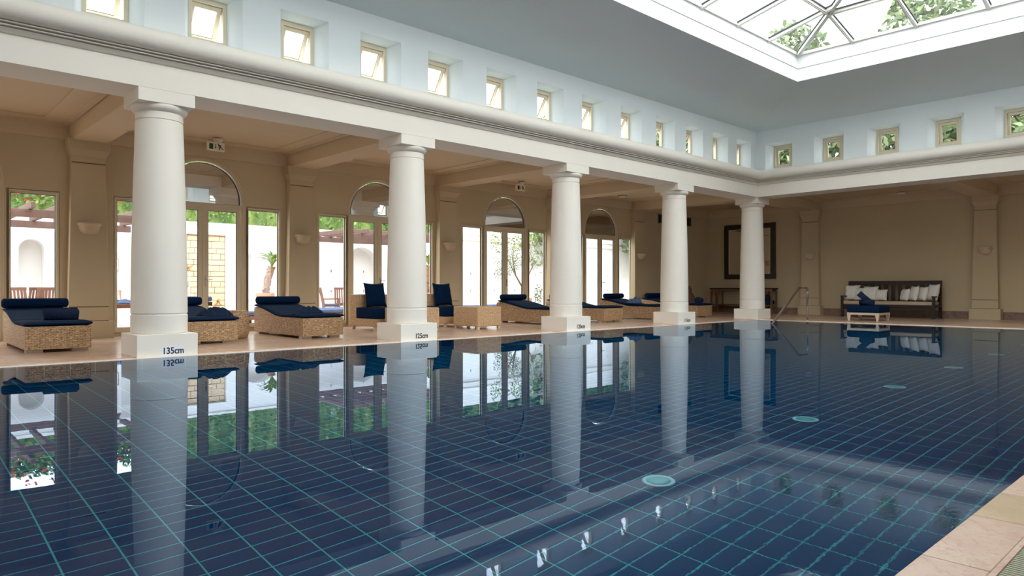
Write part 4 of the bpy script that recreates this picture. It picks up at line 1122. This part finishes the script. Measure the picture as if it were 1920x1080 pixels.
for a, b, h in cells_:
    if h is None: cw.box(a, b, CY_, CY_+.45, -.05, ZW)
    else:
        if h == 'n': hp = [(6.6,.25),(8.57,.25),(8.57,2.72),(6.6,2.72)]
        else: c, r, zs = h; hp = [(c+u, v) for u, v in arch_pts(r*.9, .05, zs-.35, r*.9, 16)]
        cw.plate([(a,-.05),(b,-.05),(b,ZW),(a,ZW)], hp, hp, fc, 0, .45)
        cw.box(a, b, CY_+.45, CY_+.5, -.05, ZW)
cw.box(-30, 17.2, CY_-.04, CY_+.55, ZW, ZW+.07); cw.box(17.2, 46, CY_-.10, CY_+.55, ZW, 4.0); cw.box(17.15, 46, CY_-.16, CY_+.6, ZW+.22, ZW+.27)
wc = tag(cw.build('wall_courtyard', 'outwall'), kind='structure')
b0 = None
rr = random.Random(4); z = .26; row = 0
while z < 2.68:
    hgt = rr.choice((.17,.20,.23)); x = 6.61
    while x < 8.56:
        ln = min(rr.uniform(.26,.52), 8.56-x)
        if 8.56-(x+ln) < .12: ln = 8.56-x
        m = MB(); q = rr.uniform(0,.02); m.box(-ln/2+.006, ln/2-.006, -.06-q, .1, -hgt/2+.006, hgt/2-.006)
        m.build('brick', 'sand', wc, bevel=.006, seg=1, loc=(x+ln/2, CY_+.18, z+hgt/2)); x += ln
    z += hgt
# fountain spout
r_ = tag(empty('wall_spout', (7.42, CY_+.08, 1.62)), 'brass water spout on the sandstone panel outside', 'fountain', kind='thing')
m = MB(); m.tube([(-.02,.04,.0),(-.02,-.10,.02),(-.03,-.18,-.02),(-.03,-.20,-.08)], .022, 10); m.build('pipe', 'brass', r_)
m = MB(); m.tube([(-.13,-.03,0),(-.05,-.04,.04),(.05,-.05,.05),(.13,-.04,.12)], .018, 8); m.build('valve', 'brass', r_)
m = MB(); m.lathe([(.012,0),(.014,-.3),(.018,-.55),(.02,-.78)], n=8); o = m.build('water_jet', 'plate', r_); o.location = (-.03,-.20,-.08)
r_ = tag(empty('wall_spout', (8.32, CY_+.06, .55)), 'small brass spout low on the sandstone panel outside', 'fountain', kind='thing')
m = MB(); m.tube([(0,.06,0),(0,-.08,.06),(0,-.12,.0)], .03, 8).tube([(-.10,0,-.12),(0,-.05,.0),(.10,0,-.12)], .02, 8); m.build('pipe', 'brass', r_)
# courtyard column, sign, wall planter
def px_point(px, y, z=None, py=None):
    u = (px-960)/1302.7; c, s = math.cos(YAW), math.sin(YAW); dx, dy = c+u*s, s-u*c; t = y/dy
    return (t*dx, y, 1+(539.5-py)/1302.7*t if py is not None else z)
p = px_point(240, 20.6)
m = MB(); m.lathe([(.20,-.02),(.20,.15),(.165,.18),(.15,2.1),(.16,2.12),(.15,2.14),(.15,2.32),(.19,2.40),(.20,2.46)], n=32); o = m.build('courtyard_column', 'outwall'); o.location = (p[0], p[1], 0)
tag(o, 'plain white courtyard column under the pergola, seen left of the nearest column', 'column', kind='thing')
p = px_point(216, CY_-.02, py=496)
r_ = tag(empty('framed_notice', (p[0], CY_, p[2])), 'small framed notice on the white courtyard wall', 'notice', kind='thing')
m = MB(); m.box(-.10,.10,-.02,0,-.19,.19); m.build('frame', 'steel', r_); m = MB(); m.box(-.075,.075,-.024,-.018,-.165,.165); m.build('sheet', 'plate', r_)
p = px_point(228, CY_-.1, py=556)
m = MB(); m.lathe([(.02,-.18),(.05,0),(.09,.16),(.11,.17),(.11,.20)], n=16); o = m.build('wall_planter', 'terra'); o.location = (p[0], CY_-.12, p[2]); tag(o, 'terracotta cone planter on the white courtyard wall', 'planter', kind='thing')

# pergolas
def pergola(name, x0, x1, y0, y1, zb, lb, posts, pitch=.5):
    r_ = tag(empty(name, ((x0+x1)/2, (y0+y1)/2, 0)), lb, 'pergola', kind='thing'); cx, cy_ = (x0+x1)/2, (y0+y1)/2; rr = random.Random(3)
    b = None
    for y in (y0+.15, y1-.15):
        m = MB(); m.box(x0-cx,x1-cx,-.07,.07,zb,zb+.18); m.build('beam', 'pergola', r_, bevel=.01, loc=(0,y-cy_,0))
    x = x0+.1
    while x < x1:
        m = MB(); m.bar((0,y0-cy_-.3,zb+.25),(0,y1-cy_+.25,zb+.25+rr.uniform(-.01,.02)),.09,.15); m.build('rafter', 'pergola', r_, bevel=.01, seg=1, loc=(x-cx,0,0)); x += pitch
    for (px_, py_) in posts:
        m = MB(); m.lathe([(.17,-.02),(.15,0),(.14,zb)], n=20); m.build('post', 'outwall', r_, loc=(px_-cx,py_-cy_,0))
pergola('pergola', -4.0, 5.6, 19.0, 22.6, 2.62, 'weathered dark wooden pergola seen through the leftmost windows', ((-3.8,19.2),(1.2,19.2)), .55)
pergola('pergola', 11.4, 15.2, 20.2, 22.6, 2.62, 'weathered dark wooden pergola seen through the second arched door', ((15.0,20.4),), .5)

# outdoor furniture
def teak_chair(loc, rz, lb, cush=True):
    r_ = tag(empty('garden_chair', loc, rz), lb, 'chair', 'teak garden chairs in the courtyard', 'thing')
    for sx in (-1,1):
        m = MB(); m.box(-.025,.025,-.025,.025,0,.66); m.build('leg', 'teak', r_, loc=(sx*.25,-.24,0))
        m = MB(); m.bar((sx*.24,.22,0),(sx*.24,.24,.45),.05,.05,(0,1,0)).bar((sx*.24,.24,.45),(sx*.22,.36,1.0),.05,.04,(0,1,0)); m.build('leg', 'teak', r_)
        m = MB(); m.box(sx*.25-.03,sx*.25+.03,-.28,.28,.64,.67); m.build('armrest', 'teak', r_)
    m = MB(); m.box(-.25,.25,-.25,.24,.40,.435); m.build('seat', 'teak', r_)
    m = MB(); m.bar((-.26,.36,1.0),(.26,.36,1.0),.035,.07,(0,.2,1)); m.build('top_rail', 'teak', r_)
    for k in range(5):
        x = -.16+.08*k; m = MB(); m.bar((x,.24,.45),(x*.95,.355,.98),.045,.015,(0,1,-.2)); m.build('slat', 'teak', r_)
    if cush: o = pad(.46,.44,.06,.02).build('cushion', 'faded', r_); o.location = (0,-.01,.435)
    return r_
def gtable(loc, sx, sy, h, lb, mat='teak'):
    r_ = tag(empty('garden_table', loc), lb, 'table', kind='thing')
    for k in range(7):
        y = -sy/2+sy*(k+.5)/7; m = MB(); m.box(-sx/2,sx/2,y-sy/15,y+sy/15,h-.03,h); m.build('slat', mat, r_)
    for a in (-1,1):
        m = MB(); m.box(-sx/2+.03,sx/2-.03,a*(sy/2-.06)-.015,a*(sy/2-.06)+.015,h-.10,h-.03); m.build('apron', mat, r_)
        for b in (-1,1):
            m = MB(); m.box(-.03,.03,-.03,.03,0,h-.03); m.build('leg', mat, r_, loc=(a*(sx/2-.06),b*(sy/2-.06),0))
def at(px, y, z=0): q = px_point(px, y); return (q[0], q[1], z)
teak_chair(at(40, 20.3, -.02), 2.6, 'reddish teak garden chair seen through the leftmost window, on its left side', False)
teak_chair(at(64, 21.9, -.02), -2.9, 'reddish teak garden chair in the middle of the leftmost window', False)
teak_chair(at(83, 20.3, -.02), 3.3, 'reddish teak garden chair on the right side of the leftmost window', False)
gtable(at(112, 21.3, -.02), .8, .8, .74, 'teak garden table behind the chairs in the leftmost window')
gtable(at(232, 17.6, -.02), .62, .55, .66, 'small teak slatted table with towels left of the nearest column')
thing_mesh(crumpled(.55, .45, .10, 13), 'rumpled_towel', 'faded', (at(230, 17.6)[0], 17.6, .642), (0,0,0), 'crumpled pale towel on the small teak table outside', 'towel')
teak_chair(at(621, 21.0, -.02), 1.2, 'teak garden chair in the left half of the window beside the second arched door')
teak_chair(at(645, 22.0, -.02), 2.4, 'teak garden chair at the frame of the window left of the second arched door')
teak_chair(at(731, 21.0, -.02), -1.9, 'teak garden chair outside, just left of the second column')
gtable(at(690, 21.9, -.02), 1.0, .8, .76, 'teak garden table outside behind the left armchair')
def sunbed(loc, rz, lb, n=1):
    r_ = tag(empty('garden_sunbed', loc, rz), lb, 'sunbed', 'sunbeds in the courtyard', 'thing')
    m = MB(); m.box(-1.0,1.0,-.34,-.30,.20,.30).box(-1.0,1.0,.30,.34,.20,.30).box(-1.0,-.96,-.30,.30,.20,.30).box(.96,1.0,-.30,.30,.20,.30); m.build('frame', 'teak', r_)
    for k in range(12):
        x = -.9+1.8*k/11; m = MB(); m.box(x-.05,x+.05,-.30,.30,.28,.31); m.build('slat', 'teak', r_)
    for sx in (-1,1):
        for sy in (-1,1):
            m = MB(); m.box(-.03,.03,-.03,.03,0,.2); m.build('leg', 'teak', r_, loc=(sx*.85,sy*.30,0))
    o = pad(1.95,.66,.10,.03).build('cushion', 'faded', r_); o.location = (0,0,.312)
sunbed(at(400, 18.6, -.02), .0, 'sunbed with a faded blue pad outside the leftmost arched door')
sunbed(at(470, 17.9, -.02), .05, 'sunbed with a faded blue pad outside, left of the third lounger bolster')
sunbed(at(618, 18.4, -.02), .0, 'sunbed with a faded blue pad outside, nearer of the two left of the left armchair')
sunbed(at(640, 19.7, -.02), .0, 'sunbed with a faded blue pad outside, farther of the two left of the left armchair')
sunbed(at(715, 18.5, -.02), .0, 'sunbed with a faded blue pad outside behind the left armchair')
sunbed(at(875, 19.0, -.02), .0, 'sunbed with a faded blue pad outside, right of the right armchair')
sunbed(at(950, 19.3, -.02), .0, 'sunbed with a faded blue pad outside the third arched door')
# stack of sunbed pads by the spout
r_ = tag(empty('stacked_sunbeds', at(357, 17.6, -.02), 0), 'stack of slatted sunbeds topped with a blue pad, right of the nearest column', 'sunbeds', kind='thing')
for k in range(5):
    m = MB(); m.box(-.42,.34,-.5,.5,.10+.14*k,.13+.14*k).box(-.42,.34,-.5,-.46,.04+.14*k,.10+.14*k).box(-.42,.34,.46,.5,.04+.14*k,.10+.14*k); m.build('slatted_frame', 'dark', r_)
o = pad(.78,1.0,.12,.04).build('cushion', 'faded', r_); o.location = (-.04,0,.70)

# plants
def leaf_quads(mb, c, rad, n, size, rr, shell=.35, el=2.2):
    vs = []; fs = []
    for k in range(n):
        while True:
            v = Vector((rr.uniform(-1,1), rr.uniform(-1,1), rr.uniform(-1,1)))
            if shell < v.length < 1: break
        p = Vector((c[0]+v.x*rad[0], c[1]+v.y*rad[1], c[2]+v.z*rad[2]))
        a = Vector((rr.gauss(0,1), rr.gauss(0,1), rr.gauss(0,1))).normalized(); b = a.orthogonal().normalized()
        b.rotate(Matrix.Rotation(rr.uniform(0,6.28), 3, a)); s = size*rr.uniform(.6,1.3)
        b *= s; d = a.cross(b).normalized()*s/el
        o = len(vs); vs += [p-b*.9, p+d, p+b*1.1, p-d]; fs.append((o,o+1,o+2,o+3))
    mb.add(vs, fs)
def hedge(name, x0, x1, y0, y1, z0, z1, n, size, lb, flowers=0, mat='leaf', seed=1):
    rr = random.Random(seed); m = MB(); vs = []; fs = []
    for k in range(n):
        x, y = rr.uniform(x0,x1), rr.uniform(y0,y1)
        top = z1+.35*noise.noise(Vector((x*.9,y*.7,seed)))+.18*noise.noise(Vector((x*3,y*3,seed)))
        z = z0+(top-z0)*rr.random()**.8; p = Vector((x,y,z))
        a = Vector((rr.gauss(0,1), rr.gauss(0,1), rr.gauss(0,1))).normalized(); b = a.orthogonal().normalized()*size*rr.uniform(.6,1.4); d = a.cross(b).normalized()*b.length/2.2
        o = len(vs); vs += [p-b, p+d, p+b, p-d]; fs.append((o,o+1,o+2,o+3))
    m.add(vs, fs); X_ = x0+.3
    while X_ < x1-.2:   # woody inner mass
        for yy in (y0+.55, y1-.5):
            hh = z1-.55+.35*noise.noise(Vector((X_*.9,yy*.7,seed))); m.tube([(X_,yy,z0),(X_+rr.uniform(-.1,.1),yy,(z0+hh)/2),(X_,yy,hh)], [.30,.36,.22], 6, False)
        X_ += .42
    r_ = m.build(name, mat, recalc=False); tag(r_, lb, 'hedge', kind='stuff')
    if flowers:
        m = MB(); vs = []; fs = []
        for k in range(flowers):
            x, y = rr.uniform(x0,x1), rr.uniform(y0-.05,y0+.6); z = rr.uniform((z0+z1)/2, z1+.2)
            for j in range(5):
                p = Vector((x+rr.gauss(0,.05), y+rr.gauss(0,.05), z+rr.gauss(0,.05))); a = Vector((rr.gauss(0,1), rr.gauss(0,1), rr.gauss(0,1))).normalized(); b = a.orthogonal().normalized()*.05; d = a.cross(b).normalized()*.04
                o = len(vs); vs += [p-b, p+d, p+b, p-d]; fs.append((o,o+1,o+2,o+3))
        m.add(vs, fs); q = m.build('blossom', 'flower', r_, recalc=False); tag(q, kind='stuff')
hedge('hedge', -6, 6.5, 23.7, 25.6, 2.6, 4.4, 20000, .085, 'flowering hedge with red blossom above the pergola at the left', 200, seed=2)
hedge('hedge', 6.5, 19, 23.7, 25.6, 2.6, 6.2, 26000, .085, 'dense green hedge above the courtyard wall behind the first two arched doors', 30, seed=5)
hedge('hedge', 19.1, 33, 24.0, 25.8, 3.0, 5.9, 16000, .11, 'green hedge above the tall white wall behind the two farthest arched doors', 0, seed=8)
def tree(name, base, trunk_pts, r0, crowns, n, size, lb, mat='dleaf', bark='bark', seed=1, cat='tree'):
    r_ = tag(empty(name, base), lb, cat, kind='thing'); rr = random.Random(seed)
    for k, pts in enumerate(trunk_pts):
        m = MB(); N = len(pts); m.tube(pts, [r0*(.55 if k else 1)*(1-.6*i/(N-1)) for i in range(N)], 10); m.build('trunk' if k == 0 else 'branch', bark, r_)
    m = MB()
    for (c, rad, w_) in crowns: leaf_quads(m, c, rad, int(n*w_), size, rr)
    o = m.build('crown', mat, r_, recalc=False); o['kind'] = 'stuff'
    return r_
# olive tree seen through the third door
b = at(978, 20.0, -.02)
tree('olive_tree', b, [[(0,0,0),(.02,0,.6),(0,0,1.15)], [(0,0,1.1),(-.35,0,1.55),(-.55,.1,2.0),(-.9,.1,2.4)], [(0,0,1.1),(.3,0,1.4),(.62,0,1.9),(.75,.1,2.3)], [(-.35,0,1.55),(-.4,.1,2.2),(-.2,.2,2.7)]], .07,
     [((-.75,0,2.05),(.55,.6,.55),.34), ((-.1,0,2.3),(.6,.6,.5),.28), ((.65,0,2.25),(.45,.5,.55),.26), ((-1.0,0,1.6),(.35,.4,.35),.12)], 2600, .035, 'slender olive tree with silvery leaves outside the third arched door', 'olive', seed=3)
b = at(940, 17.9, -.02)
r_ = tree('climbing_vine', (b[0], b[1], -.02), [[(-.66,0,0),(-.66,.05,1.6),(-.60,.1,3.0),(-.1,.1,3.1),(.2,0,2.6)], [(-.1,.1,3.0),(.5,.1,2.75),(.9,0,2.5)]], .02, [((-.15,0,2.6),(.28,.25,.45),.4), ((.75,0,2.6),(.5,.25,.32),.4), ((1.5,0,2.75),(.3,.2,.25),.2)], 420, .045, 'leafy vine with sprays hanging over the top of the third arched door', 'pleaf', seed=9, cat='vine')
b = at(1009, 19.5, -.02)
tree('potted_shrub', b, [[(0,0,0),(0,0,.8)]], .015, [((0,0,.75),(.20,.2,.45),1)], 260, .04, 'small leafy shrub outside at the right side of the third arched door', 'dleaf', seed=4, cat='shrub')
def pot(loc, r, h, lb, square=False):
    m = MB(); m.lathe([(r*.62,0),(r*.72,h*.3),(r*.88,h*.8),(r*.92,h*.86),(r*1.0,h*.87),(r*1.0,h),(r*.88,h),(r*.84,h*.85),(.01,h*.84)], n=32, caps=False); m.lathe([(0.001,0),(r*.62,0)], n=32, caps=False)
    o = m.build('terracotta_pot', 'terra'); smooth_by_angle(o, .6); o.location = loc; tag(o, lb, 'pot', kind='thing')
def cycad(px, y, zr, lean, lb, lbp, r=.27, topz=2.33):
    x = at(px, y)[0]
    pot((x, y, -.02), r, zr+.02, lbp)
    r_ = tag(empty('cycad_palm', (x, y, zr-.16)), lb, 'palm', kind='thing'); rr = random.Random(int(px))
    H = topz-.70-zr; pts = [(lean*t*t*.9+.02, 0, (H+.16)*t) for t in (0,.2,.4,.6,.8,1)]
    m = MB(); m.tube(pts, [.07,.08,.09,.095,.10,.085], 14)
    for k in range(110):
        t = rr.random(); i = t*(H+.16); a = rr.uniform(0,6.28); c = lean*t*t*.9+.02
        m.bar((c+.08*math.cos(a), .08*math.sin(a), i), (c+.115*math.cos(a), .115*math.sin(a), i+.05), .04, .02)
    m.build('trunk', 'pbark', r_)
    m = MB(); tx, tz = pts[-1][0], H+.16
    for k in range(34):
        a = k*2.4+rr.uniform(-.2,.2); el = rr.uniform(1.05,1.55); L_ = rr.uniform(.45,.66); pr_ = Vector((tx,0,tz))
        dirh = Vector((math.cos(a), math.sin(a), 0)); N = 7; prev = None; sidev = Vector((-math.sin(a), math.cos(a), 0))
        vs = []; 
        for i in range(N+1):
            t = i/N; e2 = el-.7*t*t; pos = pr_+dirh*L_*t*math.cos(e2)+Vector((0,0,L_*t*math.sin(e2)))
            w_ = .045*math.sin(PI*min(1,t*.9+.08)); vs += [pos-sidev*w_+Vector((0,0,w_*.6)), pos, pos+sidev*w_+Vector((0,0,w_*.6))]
        fs = []
        for i in range(N): fs += [(3*i,3*i+1,3*i+4,3*i+3), (3*i+1,3*i+2,3*i+5,3*i+4)]
        m.add(vs, fs)
    m.build('fronds', 'pleaf', r_, recalc=False)['kind'] = 'stuff'
cycad(497, 20.3, .85, .22, 'potted cycad palm with a leaning trunk behind the third lounger', 'large terracotta pot of the cycad behind the third lounger')
cycad(799, 20.3, .85, .08, 'potted cycad palm just right of the second column', 'terracotta pot of the cycad right of the second column', topz=2.5)
pot((at(984, 19.6)[0], 19.6, -.02), .30, .62, 'terracotta pot at the foot of the olive tree')
# trees beyond the roofs, seen through the clerestory and the skylight
rr = random.Random(11); k = 0
big = [(34,2,8.5),(33.5,6.5,9.3),(33.5,9.8,14.6),(33,15.5,14.2),(30,20,10.0),(24.5,24.8,9.8),(19,26.5,8.8),(34,-3,9.5)]
tl = ['bushy tree behind the end wall, rightmost in the end clerestory windows', 'tall bushy tree behind the end wall', 'bushy tree behind the end wall, middle of the end clerestory windows', 'bushy tree behind the far corner of the hall',
      'broad tree standing outside beyond the far left corner', 'tree outside the far half of the left clerestory windows', 'tree beyond the courtyard wall seen in the middle clerestory windows', 'tree behind the end wall near the right of the skylight']
for (x, y, h) in big:
    tree('broad_tree', (x, y, -.02), [[(0,0,0),(.1,0,h*.4),(0,.1,h*.7)]], .25, [((0,0,h*.62),(2.3,2.5,h*.37),.55), ((rr.uniform(-1,1),rr.uniform(-1,1),h*.45),(2.6,3.0,h*.32),.45)], 10500, .21, tl[k], 'dleaf', seed=20+k); k += 1
